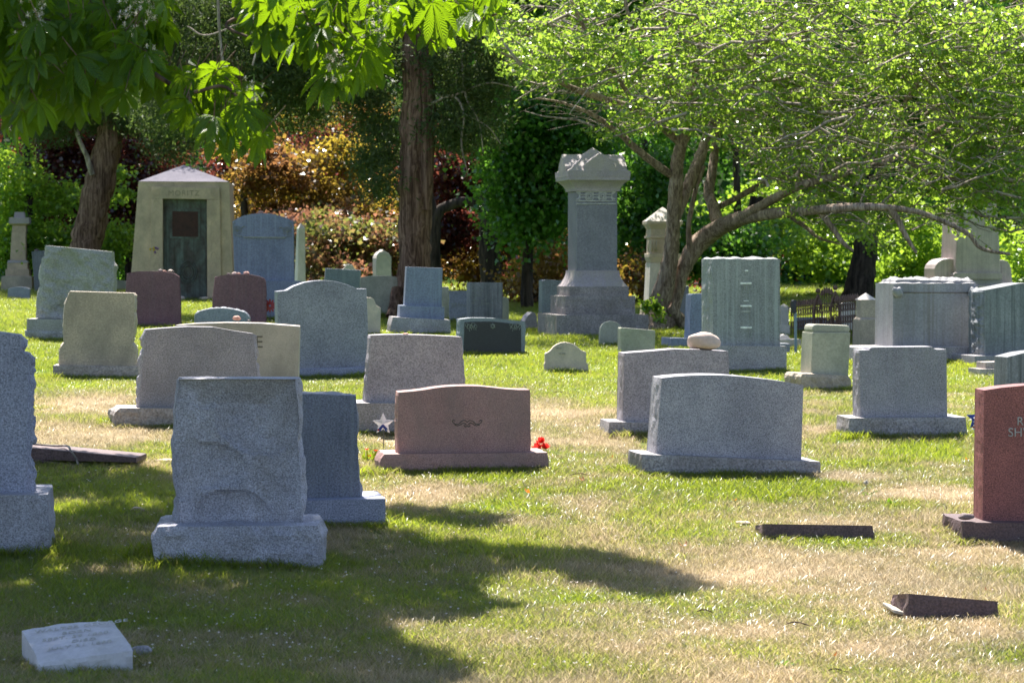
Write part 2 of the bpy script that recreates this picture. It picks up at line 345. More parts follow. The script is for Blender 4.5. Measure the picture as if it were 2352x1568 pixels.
M = dict(
 bluegrey=granite('blue grey granite', (.165, .185, .24), .42, 85, bmp=.004),
 nearrock=granite('light blue grey quarry faced granite', (.38, .405, .47), .42, 95, bmp=.022, stain=(.2, .17, .13), st=.35),
 darkstreak=granite('dark grey streaked granite', (.10, .115, .145), .35, 80, streak=(.26, .28, .30), sa=.35),
 warmgrey=granite('warm grey granite', (.20, .195, .205), .34, 85),
 midgrey=granite('grey granite', (.185, .185, .20), .36, 80, stain=(.2, .18, .15), st=.3),
 speckgrey=granite('speckled grey granite', (.20, .21, .225), .42, 110),
 rightgrey=granite('grey granite with pale runs', (.17, .175, .19), .35, 80, streak=(.34, .35, .36), sa=.5),
 roundgrey=granite('even blue grey granite', (.155, .17, .19), .3, 60),
 basetan=granite('weathered base granite', (.25, .23, .205), .3, 50, stain=(.15, .13, .11), st=.5, bmp=.012),
 basegrey=granite('grey base granite', (.215, .215, .215), .36, 60, stain=(.16, .14, .12), st=.45, bmp=.012),
 pink=granite('pink granite', (.27, .17, .15), .34, 110, stain=(.26, .19, .17), st=.5),
 red=granite('red granite', (.14, .056, .052), .45, 100),
 redside=granite('rough red granite', (.27, .15, .11), .4, 60, bmp=.015),
 maroon=granite('maroon granite', (.10, .052, .06), .25, 45, streak=(.2, .14, .16), sa=.25),
 brown=granite('purple brown granite', (.08, .055, .055), .4, 70, stain=(.09, .06, .06), st=.5, bmp=.008),
 roofshade=granite('lilac grey shaded roof stone', (.085, .085, .10), .12, 30, rough=.95),  # roof shade is put into this darker even tone
 beige=granite('beige limestone', (.42, .385, .32), .1, 60, stain=(.27, .23, .18), st=.45, bmp=.003),
 sand=granite('tan sandstone', (.47, .375, .265), .12, 50, stain=(.24, .2, .15), st=.5, bmp=.006),
 lichen=granite('lichen grey granite', (.19, .195, .18), .28, 45, stain=(.25, .25, .17), st=.55, bmp=.008),
 tanrock=granite('tan weathered sandstone', (.33, .29, .215), .2, 45, stain=(.24, .21, .17), st=.6, bmp=.01),
 marble=granite('weathered white marble', (.56, .54, .48), .08, 50, stain=(.36, .36, .30), st=.45, rough=.7, bmp=.003),
 cream=granite('cream marble tablet', (.52, .46, .35), .08, 50, stain=(.33, .3, .26), st=.55, rough=.7, bmp=.004),
 greentab=granite('grey green sandstone', (.29, .30, .225), .12, 40, stain=(.2, .22, .16), st=.5),
 concrete=granite('pale concrete', (.42, .40, .33), .15, 50, stain=(.28, .27, .2), st=.5),
 farblue=granite('blue grey granite with runs', (.11, .135, .175), .22, 40, streak=(.3, .35, .42), sa=.4),
 fargrey=granite('slate grey granite', (.15, .17, .19), .22, 40),
 shaft=granite('grey shaft granite', (.12, .125, .135), .22, 45, streak=(.27, .27, .27), sa=.35),
 monbase=granite('quarried monument granite', (.17, .16, .15), .3, 40, stain=(.13, .11, .09), st=.5, bmp=.02),
 cap=granite('violet grey sandstone', (.2, .185, .19), .15, 40, stain=(.38, .34, .25), st=.5),
 tstone=granite('green grey granite with white runs', (.145, .16, .155), .3, 55, streak=(.42, .45, .44), sa=.6),
 orn=granite('grey green stained granite', (.18, .19, .19), .15, 40, streak=(.21, .18, .15), sa=.5),
 slate=granite('blue green granite with dark runs', (.135, .15, .155), .2, 45, streak=(.08, .09, .095), sa=.8),
 warmtower=granite('warm grey granite tower', (.33, .30, .29), .1, 40, streak=(.24, .21, .19), sa=.4),
 polished=granite('polished dark granite', (.028, .033, .04), .25, 60, rough=.35, bmp=.0005),
 frame=granite('steeled granite frame', (.13, .155, .165), .25, 60),
 bronze=granite('weathered bronze door', (.062, .055, .05), .3, 12, stain=(.15, .21, .2), st=.75, streak=(.03, .022, .018), sa=.6, rough=.5, bmp=.006),
 rust=granite('rusted red panel', (.045, .016, .013), .25, 10, stain=(.07, .025, .018), st=.6, rough=.6, bmp=.001),
 rockpale=granite('pale river stone', (.58, .48, .40), .08, 30, stain=(.44, .34, .26), st=.4, rough=.8, bmp=.003),
 rockdark=granite('dark pebble', (.1, .08, .08), .2, 60, rough=.7),
 rockpink=granite('pinkish pebble', (.34, .2, .15), .2, 40, rough=.7),
 slabw=granite('white marble slab', (.50, .51, .52), .07, 40, stain=(.36, .34, .30), st=.5, rough=.65, bmp=.004),
 carve=plain('carved shadowed lettering', (.12, .10, .08)), carvepale=plain('pale frosted lettering', (.42, .36, .37)),
 carvedim=plain('pale worn lettering', (.26, .27, .24)), worncut=plain('weathered cut lettering', (.27, .215, .15)), friezepale=plain('pale frieze relief', (.46, .44, .42)), slabtext=plain('worn marker lettering', (.42, .40, .38)), deposit=plain('white mineral deposit', (.8, .8, .76)), carvegrey=plain('worn grey lettering', (.33, .32, .33)),
 iron=plain('rusty wrought iron', (.15, .085, .065), .7), steel=plain('galvanised blue grey steel', (.16, .22, .29), .45, .5, .1), black=plain('dark plastic head', (.015, .02, .035), .4),
 white=leafmat('white painted plastic', [(.8, .78, .8), (.82, .8, .82)], (.75, .7, .72), .4, .5), blue=plain('flag blue', (.02, .05, .3), .4, .5, .1), redp=plain('flag red', (.3, .015, .02), .4, .5, .1),
 wire=plain('steel wire', (.12, .12, .13), .4), petalred=leafmat('red silk petal', [(.65, .01, .02), (.8, .05, .05)], (.9, .05, .04), .4), 
 petalpale=leafmat('white chestnut blossom', [(.75, .62, .62), (.85, .82, .78)], (.85, .75, .7), .35, .6), petalyel=leafmat('yellow petal', [(.8, .6, .02), (.85, .7, .05)], (.8, .6, .02), .3, .6),
 petalvio=leafmat('violet petal', [(.12, .03, .3), (.2, .05, .4)], (.3, .05, .5), .3, .6),
 fluff=plain('dandelion fluff', (.6, .58, .55), .9), stem=plain('reddish stem', (.22, .12, .07), .7), gstem=plain('green stem', (.09, .16, .03), .7),
 deadleaf=leafmat('dry brown leaf', [(.2, .07, .02), (.35, .14, .04)], (.4, .15, .04), .3), orangeleaf=leafmat('orange leaf', [(.6, .14, .02), (.7, .2, .03)], (.8, .25, .03), .3),
 weed=leafmat('dark green weed leaf', [(.03, .085, .015), (.06, .14, .02)], (.2, .38, .02), .35), lime=leafmat('yellow green stalk', [(.3, .4, .03), (.4, .5, .05)], (.5, .6, .04), .4),
)
# ------------------------------------------------------------------ ground
def build_ground():
    def spread(a, b, fine0, fine1, st, nout):
        core = np.arange(fine0, fine1, st); lo = fine0-(np.geomspace(1, 1+(fine0-a), nout)-1)[::-1][:-1]; hi = fine1+(np.geomspace(1, 1+(b-fine1), nout)-1)
        return np.concatenate([lo, core, hi])
    X = spread(-400, 400, -9, 9, .12, 40); Y = spread(-60, 600, 9, 36, .12, 60)
    gx, gy = np.meshgrid(X, Y); V = np.stack([gx.ravel(), gy.ravel(), (G(gx, gy)).ravel()], 1)
    nx, ny = len(X), len(Y); i = np.arange(nx-1)[None, :]+nx*np.arange(ny-1)[:, None]; i = i.ravel()
    me = npmesh('ground', V, np.stack([i, i+1, i+nx+1, i+nx], 1), True)
    at_ = me.attributes.new('dry', 'FLOAT', 'POINT'); at_.data.foreach_set('value', dryness_and_shade(V[:, 0], V[:, 1]).astype(np.float32))
    m, N, L = newmat('lawn soil'); co = N.new('ShaderNodeTexCoord').outputs['Object']
    A = N.new('ShaderNodeAttribute'); A.attribute_name = 'dry'
    a = ramp(N, L, A.outputs['Fac'], [(0, (.07, .15, .02)), (.4, (.13, .16, .045)), (.75, (.3, .24, .12)), (1, (.42, .34, .22))])
    a = mix(N, L, .85, a, ramp(N, L, tex(N, L, co, 30, 5), [(.3, (.55, .55, .55)), (.7, (1.3, 1.3, 1.3))]), 'MULTIPLY')
    pr(N, L, a, .95, .1, bump(N, L, tex(N, L, co, 60, 4), .02)); 
    o = link('ground', me, m); tag(o, kind='structure')
build_ground()
# ------------------------------------------------------------------ grass: real blades in tufts, instanced over the lawn
def grass_material():
    m, N, L = newmat('grass blades'); A = N.new('ShaderNodeAttribute'); A.attribute_type = 'INSTANCER'; A.attribute_name = 'dry'
    T = N.new('ShaderNodeAttribute'); T.attribute_type = 'INSTANCER'; T.attribute_name = 'tint'
    g = N.new('ShaderNodeNewGeometry'); rnd = g.outputs['Random Per Island']
    ad = N.new('ShaderNodeMath'); ad.operation = 'MULTIPLY_ADD'; ad.inputs[1].default_value = .75; L.new(rnd, ad.inputs[0]); L.new(A.outputs['Fac'], ad.inputs[2])
    sb = N.new('ShaderNodeMath'); sb.operation = 'SUBTRACT'; sb.inputs[1].default_value = .3; L.new(ad.outputs[0], sb.inputs[0])
    c = ramp(N, L, sb.outputs[0], [(0, (.045, .095, .018)), (.3, (.08, .115, .03)), (.55, (.18, .155, .065)), (.85, (.33, .265, .17))])
    t = ramp(N, L, sb.outputs[0], [(0, (.50, .62, .025)), (.3, (.48, .52, .09)), (.55, (.56, .46, .21)), (.85, (.72, .58, .40))])
    v = ramp(N, L, T.outputs['Fac'], [(0, (.5, .55, .55)), (1, (1.3, 1.25, 1.2))])
    c = mix(N, L, 1., c, v, 'MULTIPLY'); t = mix(N, L, 1., t, v, 'MULTIPLY')
    p, o = pr(N, L, c, .33, .6); tr = N.new('ShaderNodeBsdfTranslucent'); L.new(t, tr.inputs[0])
    mx = N.new('ShaderNodeMixShader'); mx.inputs[0].default_value = .5
    L.new(p.outputs[0], mx.inputs[1]); L.new(tr.outputs[0], mx.inputs[2]); L.new(mx.outputs[0], o.inputs[0]); return m
gmat = grass_material()
tufts = bpy.data.collections.new('grass tufts')
for kk in range(8):
    acc = Acc(); r_ = random.Random(kk)
    for b in range(22):
        rr = .055*math.sqrt(r_.random()); an = r_.random()*6.283; x, y = rr*math.cos(an), rr*math.sin(an)
        h = r_.uniform(.016, .046)*(1.3 if b < 2 else 1); lean = r_.uniform(.2, 1.3); la = r_.random()*6.283; wd = r_.uniform(.001, .0022)
        dx, dy = math.cos(la)*lean*h, math.sin(la)*lean*h; ta = r_.random()*6.283; wx, wy = math.cos(ta)*wd, math.sin(ta)*wd
        P = [(0, 0, 0), (dx*.3, dy*.3, h*.55), (dx, dy, h)]
        V = []
        for i, p in enumerate(P):
            s = (1, .85, .12)[i]
            V += [(x+p[0]-wx*s, y+p[1]-wy*s, p[2]), (x+p[0]+wx*s, y+p[1]+wy*s, p[2])]
        acc.add(V, [(0, 1, 3, 2), (2, 3, 5, 4)])
    me = acc.mesh('grass_tuft'); me.materials.append(gmat); o = bpy.data.objects.new('grass_tuft', me); tufts.objects.link(o)
def scatter(name, pts, attrs, coll, kind='stuff', label=None, cat=None):
    me = bpy.data.meshes.new(name); me.vertices.add(len(pts)); me.vertices.foreach_set('co', pts.astype(np.float32).ravel())
    for k_, (ty, arr) in attrs.items():
        a = me.attributes.new(k_, ty, 'POINT')
        if ty == 'FLOAT': a.data.foreach_set('value', arr.astype(np.float32))
        else: a.data.foreach_set('vector', arr.astype(np.float32).ravel())
    o = link(name, me); tag(o, label, cat, kind=kind)
    ng = bpy.data.node_groups.new(name, 'GeometryNodeTree')
    ng.interface.new_socket('Geometry', in_out='INPUT', socket_type='NodeSocketGeometry'); ng.interface.new_socket('Geometry', in_out='OUTPUT', socket_type='NodeSocketGeometry')
    N, L = ng.nodes, ng.links; gi = N.new('NodeGroupInput'); go = N.new('NodeGroupOutput')
    ip = N.new('GeometryNodeInstanceOnPoints'); ci = N.new('GeometryNodeCollectionInfo'); ci.inputs['Collection'].default_value = coll
    ci.inputs['Separate Children'].default_value = True; ci.inputs['Reset Children'].default_value = True
    ip.inputs['Pick Instance'].default_value = True
    def nat(n_, ty):
        a = N.new('GeometryNodeInputNamedAttribute'); a.data_type = ty; a.inputs[0].default_value = n_; return a.outputs[0]
    L.new(gi.outputs[0], ip.inputs['Points']); L.new(ci.outputs[0], ip.inputs['Instance'])
    L.new(nat('rot', 'FLOAT_VECTOR'), ip.inputs['Rotation']); L.new(nat('size', 'FLOAT_VECTOR'), ip.inputs['Scale'])
    L.new(ip.outputs[0], go.inputs[0]); mo = o.modifiers.new('scatter', 'NODES'); mo.node_group = ng; return o
BASES = []
# ------------------------------------------------------------------ near gravestones
m = Mon('gravestone', 'tall blue granite gravestone with stepped shoulder, cut off by the left edge', 'gravestone', 20, 1275, 9)
m.rock('base', ([(-240, 1137), (-242, 1275)], [(107, 1135), (112, 1200), (113, 1275)]), 0, .75, M['nearrock'], .0, .025, .0, drop=.15, edge=.1)
m.slab('headstone', [(-186, 813), (-166, 807), (-166, 770), (-70, 754), (46, 769), (46, 807), (66, 812), (58, 1118), (-178, 1118)], .2, .28, M['bluegrey'], 'sides', .045, drop=.08)

def scallops(seed, W, H, n, dep):
    r_ = random.Random(seed); Cc = [(r_.uniform(-W*.6, W*.6), r_.uniform(0, H), r_.uniform(.12, .34), r_.uniform(.5, 1), r_.uniform(0, 3.14), r_.uniform(.55, 1)) for _ in range(n)]
    def f(x, z):
        h = 0.
        for cx, cz, r0, dd, an, asp in Cc:
            dx, dz = x-cx, z-cz; a = dx*math.cos(an)+dz*math.sin(an); b = (-dx*math.sin(an)+dz*math.cos(an))/asp
            jag = 1+.28*mn.noise(Vector((x*7, z*7, cx*5)))
            q = (a*a+b*b)/(r0*r0*jag)
            if q < 1: h = min(h, -dep*dd*(1-q)**.45)
        return h+.012*mn.noise(Vector((x*14, z*14, 3)))
    return f
m = Mon('gravestone', 'large gravestone with rough broken rock face on a thick granite base, in the shade', 'gravestone', 545, 1298, 4)
m.rock('base', ([(364, 1209), (352, 1236), (362, 1290)], [(727, 1206), (738, 1235), (736, 1299)]), 0, .72, M['nearrock'], .035, .03, .012, res=.025, drop=.15, edge=.05)
B_ = [(417, 870), (409, 930), (412, 1010), (410, 1100), (409, 1150), (413, 1201)]; Bl = [m.loc(a, b, .16) for a, b in B_]
br = [(676, 870), (679, 960), (680, 1040), (682, 1100), (683, 1150), (685, 1201)]; Br = [m.loc(a, b, .16) for a, b in br]
zt = Bl[0][1]
sf = scallops(5, 1.0, 1.35, 13, .07)
rf = random.Random(17); PLN = [(rf.uniform(-.5, .5), rf.uniform(0, 1.3), rf.gauss(0, .40), rf.gauss(0, .34), rf.uniform(-.012, .03)) for _ in range(11)]
def facets(x, z): return max(-.1, min(c+gx*(x-px)+gz*(z-pz) for px, pz, gx, gz, c in PLN))
m.rock('headstone', (Bl, Br), .16, .36, M['nearrock'], 0.012, .055, .004, res=.018, drop=.06, local=True,
       fn=lambda x, z: .03+sf(x, z)+facets(x, z), fq=.55, edge=.16)
m = Mon('gravestone', 'dark streaked granite gravestone with rough rounded top, partly hidden behind the rock faced stone', 'gravestone', 800, 1202, 9)
m.rock('base', ([(590, 1150), (590, 1206)], [(884, 1144), (886, 1200)]), 0, .6, M['bluegrey'], .0, .012, .0, drop=.15)
m.rock('headstone', ([(600, 900), (600, 1133)], [(817, 908), (820, 1010), (826, 1133)]), .16, .3, M['darkstreak'], 0, .03, .016, drop=.08)

m = Mon('gravestone', 'brown grey granite gravestone with serpentine top and flared rough edges, left of centre', 'gravestone', 420, 973, 12)
m.rock('base', ([(278, 936), (263, 948), (268, 970)], [(648, 940), (655, 950), (655, 975)]), 0, .55, M['basetan'], .02, .04, .0, drop=.15)
m.slab('headstone', [(335, 756), (375, 752.5), (430, 749), (490, 750), (540, 759), (582, 765), (588, 830), (596, 900), (606, 937), (318, 935), (325, 860), (331, 800)], .14, .22, M['midgrey'], 'sides', .035, drop=.06)
m = Mon('gravestone', 'wide cream limestone gravestone with carved letter and sunlit top, holding a pink pebble', 'gravestone', 545, 903, 3)
mE = m
m.slab('headstone', [(402, 746), (450, 741.5), (520, 739.5), (600, 741), (650, 745), (688, 748), (685, 880), (683, 903), (402, 903)], 0, .32, M['beige'], drop=.1, bev=.01)
m.text('E', 585, 797, 27, 0, M['carve'])
m = Mon('gravestone', 'blue grey gravestone with arched top and square shoulders, tallest in the left middle row', 'gravestone', 740, 864, 14)
m.slab('base', [(618, 849), (856, 842), (856, 860), (618, 868)], 0, .5, M['bluegrey'], drop=.15)
m.slab('headstone', [(637, 668), (659, 666), (676, 656), (700, 647.5), (720, 644), (742, 642.5), (764, 644), (782, 648), (803, 654.5), (820, 662), (842, 662), (845, 740), (847, 842), (640, 848)], .12, .26, M['roundgrey'], drop=.06)
m = Mon('gravestone', 'grey granite gravestone with shallow curved top and cream left edge, behind the pink stone', 'gravestone', 950, 989, 9)
mG = m
m.slab('base', [(819, 924), (1082, 926), (1084, 992), (820, 988)], 0, .55, M['basegrey'], 'none', .02, drop=.15)
m.slab('headstone', [(852, 769), (885, 767.5), (921, 767), (980, 768.5), (1030, 771), (1060.5, 773), (1063, 820), (1068, 880), (1073, 924), (838, 922), (845, 860)], .12, .26, M['warmgrey'], 'sides', .018, drop=.06)
m = Mon('gravestone', 'pink granite gravestone with wavy top and small carved scroll, in the centre', 'gravestone', 1060, 1076, 8)
mH = m
m.rock('base', ([(884, 1042), (874, 1056), (868, 1074)], [(1254, 1038), (1259, 1056), (1258, 1078)]), 0, .5, M['pink'], .01, .02, .0, res=.03, drop=.15, label='rough edged pink base')
m.slab('headstone', [(916, 900), (947, 897.5), (975, 894), (998, 890), (1024, 887), (1049, 885.5), (1075, 885), (1100, 885.5), (1130, 888.5), (1160, 892), (1190, 894), (1217, 894), (1218.5, 960), (1218.5, 1038), (915, 1037), (914, 960)], .12, .27, M['pink'], 'sides', .014, drop=.06)
acc = Acc(); y_ = .119
for sg in (-1, 1):
    for pts_ in ([(0, 968), (6, 964), (13, 966), (18, 971), (25, 973), (31, 970), (34, 966), (31, 963), (28, 966)], [(2, 974), (8, 970), (15, 974), (22, 976), (29, 974)], [(0, 976), (4, 979), (7, 975)]):
        q = [m.loc(1073+sg*a, b, y_) for a, b in pts_]; q = spline([(a, y_, b) for a, b in q], 4)
        tube(acc, q, .0035, 4)
link('carved_scroll', acc.mesh('carved_scroll'), M['carve'], m.root)
m = Mon('gravestone', 'grey granite gravestone with a big pale rock lying on its peaked top', 'gravestone', 1500, 997, 9)
mI = m
m.slab('base', [(1400, 967), (1722, 972), (1724, 1006), (1397, 995)], 0, .45, M['basegrey'], drop=.15)
m.slab('headstone', [(1434, 810), (1500, 805), (1550, 800.5), (1610, 802.5), (1673, 805.5), (1675, 859), (1682, 976), (1430, 964)], .1, .28, M['warmgrey'], 'sides', .009, drop=.06)
m = Mon('gravestone', 'broad speckled grey gravestone with gently arched top, right of centre in the front row', 'gravestone', 1680, 1086, 10)
m.rock('base', ([(1475, 1042), (1474, 1060), (1477, 1082)], [(1884, 1059), (1885, 1070), (1886, 1089)]), 0, .5, M['basegrey'], .008, .015, .0, res=.03, drop=.15)
m.slab('headstone', [(1520, 867), (1550, 863.5), (1586, 861), (1625, 860), (1663, 860.5), (1710, 864), (1764, 870), (1806, 876), (1845.5, 883), (1843, 960), (1840, 1052), (1506, 1037), (1513, 960)], .12, .33, M['speckgrey'], 'sides', .008, drop=.06)
m = Mon('gravestone', 'grey gravestone with small notched shoulders and pale runs on a long base, at right', 'gravestone', 2080, 1001, 6)
m.rock('base', ([(1952, 959), (1950, 980), (1952, 1000)], [(2218, 957), (2220, 980), (2225, 1001)]), 0, .5, M['basegrey'], .008, .015, .0, res=.03, drop=.15)
m.slab('headstone', [(1975.5, 803), (1996, 803), (1999, 798), (2005, 796.5), (2142, 795), (2145, 799), (2151, 801.6), (2174, 801), (2176, 951), (1976, 953)], .12, .28, M['rightgrey'], 'sides', .012, drop=.06)
m = Mon('gravestone', 'red granite gravestone with faint pale lettering, cut off by the right edge', 'gravestone', 2300, 1241, 4)
mL = m
m.rock('base', ([(2214, 1198), (2212, 1220), (2214, 1239)], [(2640, 1204), (2640, 1250)]), 0, .6, M['brown'], .0, .02, .0, res=.03, drop=.15)
m.slab('headstone', [(2261, 895), (2300, 889), (2352, 884), (2440, 880), (2530, 885), (2590, 897), (2592, 1201), (2257, 1196), (2259, 1040)], .15, .25, M['red'], 'sides', .005, drop=.06)
m.text('RO', 2335, 975, 19, .149, M['carvegrey'], space=1.05); m.text('SHW', 2315, 1001, 20, .149, M['carvegrey'], space=1.02)
# low markers in the lawn
m = Mon('grave_marker', 'long low dark brown double tiered marker with a fallen branch across it, at the left', 'grave marker', 190, 1065, -3)
m.slab('base', [(-20, 1040), (312, 1051.5), (313, 1066), (-20, 1058)], 0, .5, M['brown'], drop=.12)
m.slab('tablet', [(-20, 1021), (81, 1027.5), (313, 1040.5), (313, 1053), (-20, 1044)], .02, .42, M['brown'], drop=.03)
mM1 = m
m = Mon('grave_marker', 'long flat brown granite marker in the grass, between the speckled grey and red stones', 'grave marker', 1880, 1229, 4)
m.rock('marker', ([(1758, 1201.6), (1759, 1227)], [(2003.8, 1205.4), (2008, 1231)]), 0, .3, M['brown'], .003, .03, .0, sink=.045, res=.03, drop=.12)
m = Mon('grave_marker', 'short tilted brown granite marker on a pale footing, at the lower right', 'grave marker', 2190, 1415, 3)
m.rock('marker', ([(2088, 1361.5), (2087, 1380), (2088, 1403)], [(2289.5, 1379), (2291, 1400), (2289.5, 1424)]), .02, .4, M['brown'], .006, .03, .0, sink=.062, res=.025, drop=.12)
m.slab('footing', [(2052, 1398), (2312, 1424), (2312, 1432), (2052, 1406)], .08, .3, M['concrete'], drop=.1)
def slab_marker():
    m = Mon('grave_marker', 'white marble grave marker with worn lettering sunk at a tilt, at the lower left', 'grave marker', 195, 1537, 0)
    d = m.P.y; cs = {}
    def W(u, v, y): p = at(u, v, y); return Vector((p.x-m.P.x, p.y-m.P.y, p.z-m.P.z))
    FL, FR, BL, BR = W(89, 1515, d), W(305, 1487, d+.04), W(50, 1446.5, d+.42), W(258, 1424.5, d+.46)
    bm = bmesh.new(); nx, ny = 26, 22; T = {}
    for i in range(nx+1):
        for j in range(ny+1):
            a, b = i/nx, j/ny; p = FL.lerp(FR, a).lerp(BL.lerp(BR, a), b)
            p.z += .02*math.sin(math.pi*a)*b*.6 - (.012 if b < .14 else 0)*(1-b/.14) + .004*mn.noise(Vector((a*6, b*6, 2)))
            p.y -= .0
            T[i, j] = bm.verts.new(p)
    for i in range(nx):
        for j in range(ny): bm.faces.new((T[i, j], T[i+1, j], T[i+1, j+1], T[i, j+1]))
    rim = [T[i, 0] for i in range(nx+1)]+[T[nx, j] for j in range(1, ny+1)]+[T[i, ny] for i in range(nx-1, -1, -1)]+[T[0, j] for j in range(ny-1, 0, -1)]
    prev = rim
    for kx in range(1, 7):
        new = []
        for v_ in rim:
            p = v_.co.copy(); t = kx/6; p.z = p.z+(min(p.z, 0)-.1-p.z)*t if kx == 6 else p.z-(p.z+.05)*t*.95
            nn = .012*mn.noise(p*14)+.008; p.y += -nn*(1 if v_.co.y < .1 else 0); new.append(bm.verts.new(p))
        for i in range(len(rim)):
            j = (i+1) % len(rim); bm.faces.new((prev[j], prev[i], new[i], new[j]))
        prev = new
    me = bpy.data.meshes.new('marker'); bm.to_mesh(me); bm.free(); link('marker', me, M['slabw'], m.root)
    e1 = (FR-FL).normalized(); nrm = e1.cross(BL-FL).normalized(); e2 = nrm.cross(e1)
    from mathutils import Matrix
    for body, a, b, h in (('WALTER GEORGE', .1, .80, .036), ('BORN', .37, .66, .034), ('SEPT. 29 1860', .13, .52, .034), ('DIED', .42, .38, .034), ('JULY 31 1889', .14, .24, .034)):
        cu = bpy.data.curves.new('t', 'FONT'); cu.body = body; cu.size = h*1.45; cu.extrude = .001; cu.space_character = 1.12
        t = bpy.data.objects.new('t', cu); C.objects.link(t)
        me = bpy.data.meshes.new_from_object(t.evaluated_get(bpy.context.evaluated_depsgraph_get())); bpy.data.objects.remove(t)
        o = link('inscription', me, M['slabtext'], m.root); p = FL.lerp(FR, a).lerp(BL.lerp(BR, a), b)
        p.z += .02*math.sin(math.pi*.4)*b*.6+.003
        o.matrix_local = Matrix.Translation(p) @ Matrix((e1, e2, nrm)).transposed().to_4x4()
slab_marker()

# ------------------------------------------------------------------ middle and far stones
def simple(label, anchor, yaw, outl, mat, depth=.22, base=None, bmat=None, name='gravestone', cat='gravestone', rough='none', bulge=.02, group=None, bd=.45, setb=.1, bev=.008):
    m = Mon(name, label, cat, anchor[0], anchor[1], yaw, group)
    if base: m.slab('base', base, 0, bd, M[bmat or mat], drop=.15); m.slab('headstone', outl, setb, depth, M[mat], rough, bulge, drop=.06, bev=bev)
    else: m.slab('headstone', outl, 0, depth, M[mat], rough, bulge, drop=.12, bev=bev)
    return m
m = Mon('gravestone', 'grey green rock faced gravestone with slanting top, upper left, near the leaning trunk', 'gravestone', 150, 782, 3)
m.rock('base', ([(58, 758), (57, 782)], [(275, 764), (277, 786)]), 0, .75, M['lichen'], .03, .03, drop=.15, label='rough lower course')
m.slab('plinth', [(62, 731), (275, 734), (275, 762), (60, 759)], .03, .68, M['lichen'], drop=.04)
m.rock('headstone', ([(105, 562.5), (103, 588), (96, 592), (92, 620), (91, 655), (85, 690), (84, 718)], [(255.6, 577), (256, 601), (261, 609), (260, 663), (262, 722)]), .2, .42, M['lichen'], .03, .03, 0., res=.035, drop=.08, fn=scallops(9, 1.2, 1.4, 5, .04), edge=.06)
m = Mon('gravestone', 'tan weathered gravestone with notched waist and chipped sides on a stepped base, left', 'gravestone', 220, 865, 4)
m.rock('base', ([(122, 838), (121, 861)], [(322, 841), (326, 869)]), 0, .5, M['basetan'], .01, .01, drop=.15)
m.slab('headstone', [(160, 668), (230, 670), (306, 672), (309, 685), (307.6, 716), (309, 754), (302.5, 786), (311.4, 800), (311.4, 837), (137, 834), (137, 799), (147.4, 786), (145, 754), (148, 703), (155, 680)], .1, .3, M['tanrock'], 'sides', .022, drop=.06)
m = Mon('gravestone', 'maroon granite gravestone with pebbles on its curved top, left of the bronze door', 'gravestone', 350, 752, 5)
mP = m
m.slab('base', [(292, 739), (414, 740), (414, 753), (292, 753)], 0, .34, M['maroon'], drop=.12)
m.slab('headstone', [(292, 627), (306, 623.5), (320, 622), (345, 621.5), (371.7, 622.5), (388, 625), (400, 627), (411, 634), (414, 690), (415, 741), (288, 740), (289, 664)], .05, .2, M['maroon'], 'sides', .012, drop=.05)
m = simple('maroon granite gravestone with pebbles on top, beside the red pinwheel flower', (550, 752), 5, [(494, 635), (506, 632), (520, 630), (551, 628.6), (575, 629.5), (592, 633), (606, 637.5), (610.6, 649), (611, 711), (611, 752), (487, 752), (488, 690)], 'maroon', .2, rough='sides', bulge=.012)
mQ = m
simple('small dark gravestone with rough arched edge, just behind the cream stone', (510, 775), 0, [(448, 720), (460, 713), (474, 709.5), (490, 707), (505, 706), (522, 707), (538, 709.5), (552, 713), (564, 717), (572, 727), (574, 775), (445, 775)], 'fargrey', .14, rough='topsides', bulge=.02)
m = simple('big blue gravestone with arched top and fan carvings, right of the mausoleum', (610, 735), 4, [(534, 508), (545, 501), (555, 496), (575, 491), (594, 489), (610, 488.8), (624.5, 490), (647.5, 496), (662, 501), (674.5, 507), (675.5, 570), (676, 645), (539, 645)], 'farblue', .35, base=[(524, 641), (690, 645), (700, 735), (518, 735)], bd=.9, setb=.2)
mT = m
m.slab('ledge', [(559, 542), (655, 543), (655, 546), (559, 545)], .175, .03, M['carvedim'], bev=0)
acc = Acc(); y_ = .19
for cu_, cv, sg in ((545, 527, 1), (660, 529, -1)):
    acc = Acc(); c0 = m.loc(cu_, cv, y_); rr = 9.*m.d/F
    ring = [(c0[0]+math.cos(t)*rr, y_, c0[1]+math.sin(t)*rr) for t in np.linspace(0, 6.28, 21)]; tube(acc, ring, .006, 4)
    for t in np.linspace(.3, 2.9, 7): tube(acc, [(c0[0], y_, c0[1]-rr*.7), (c0[0]+math.cos(t)*rr*.85, y_, c0[1]+math.sin(t)*rr*.8)], .004, 4)
    tube(acc, spline([(c0[0]+sg*rr*1.1, y_, c0[1]+rr*.5), (c0[0]+sg*rr*1.5, y_, c0[1]+rr*.9), (c0[0]+sg*rr*2.1, y_, c0[1]+rr*.8)], 4), .008, 4)
    tube(acc, spline([(c0[0]-sg*rr*.9, y_, c0[1]+rr*.8), (c0[0]-sg*rr*1., y_, c0[1]+rr*1.6), (c0[0]-sg*rr*.6, y_, c0[1]+rr*2)], 4), .008, 4)
    tube(acc, spline([(c0[0]-sg*rr, y_, c0[1]-rr*1.2), (c0[0], y_, c0[1]-rr*1.5), (c0[0]+sg*rr*1.2, y_, c0[1]-rr*1.6)], 4), .006, 4)
    link('carved_fan', acc.mesh('carved_fan'), M['carvedim'], m.root)
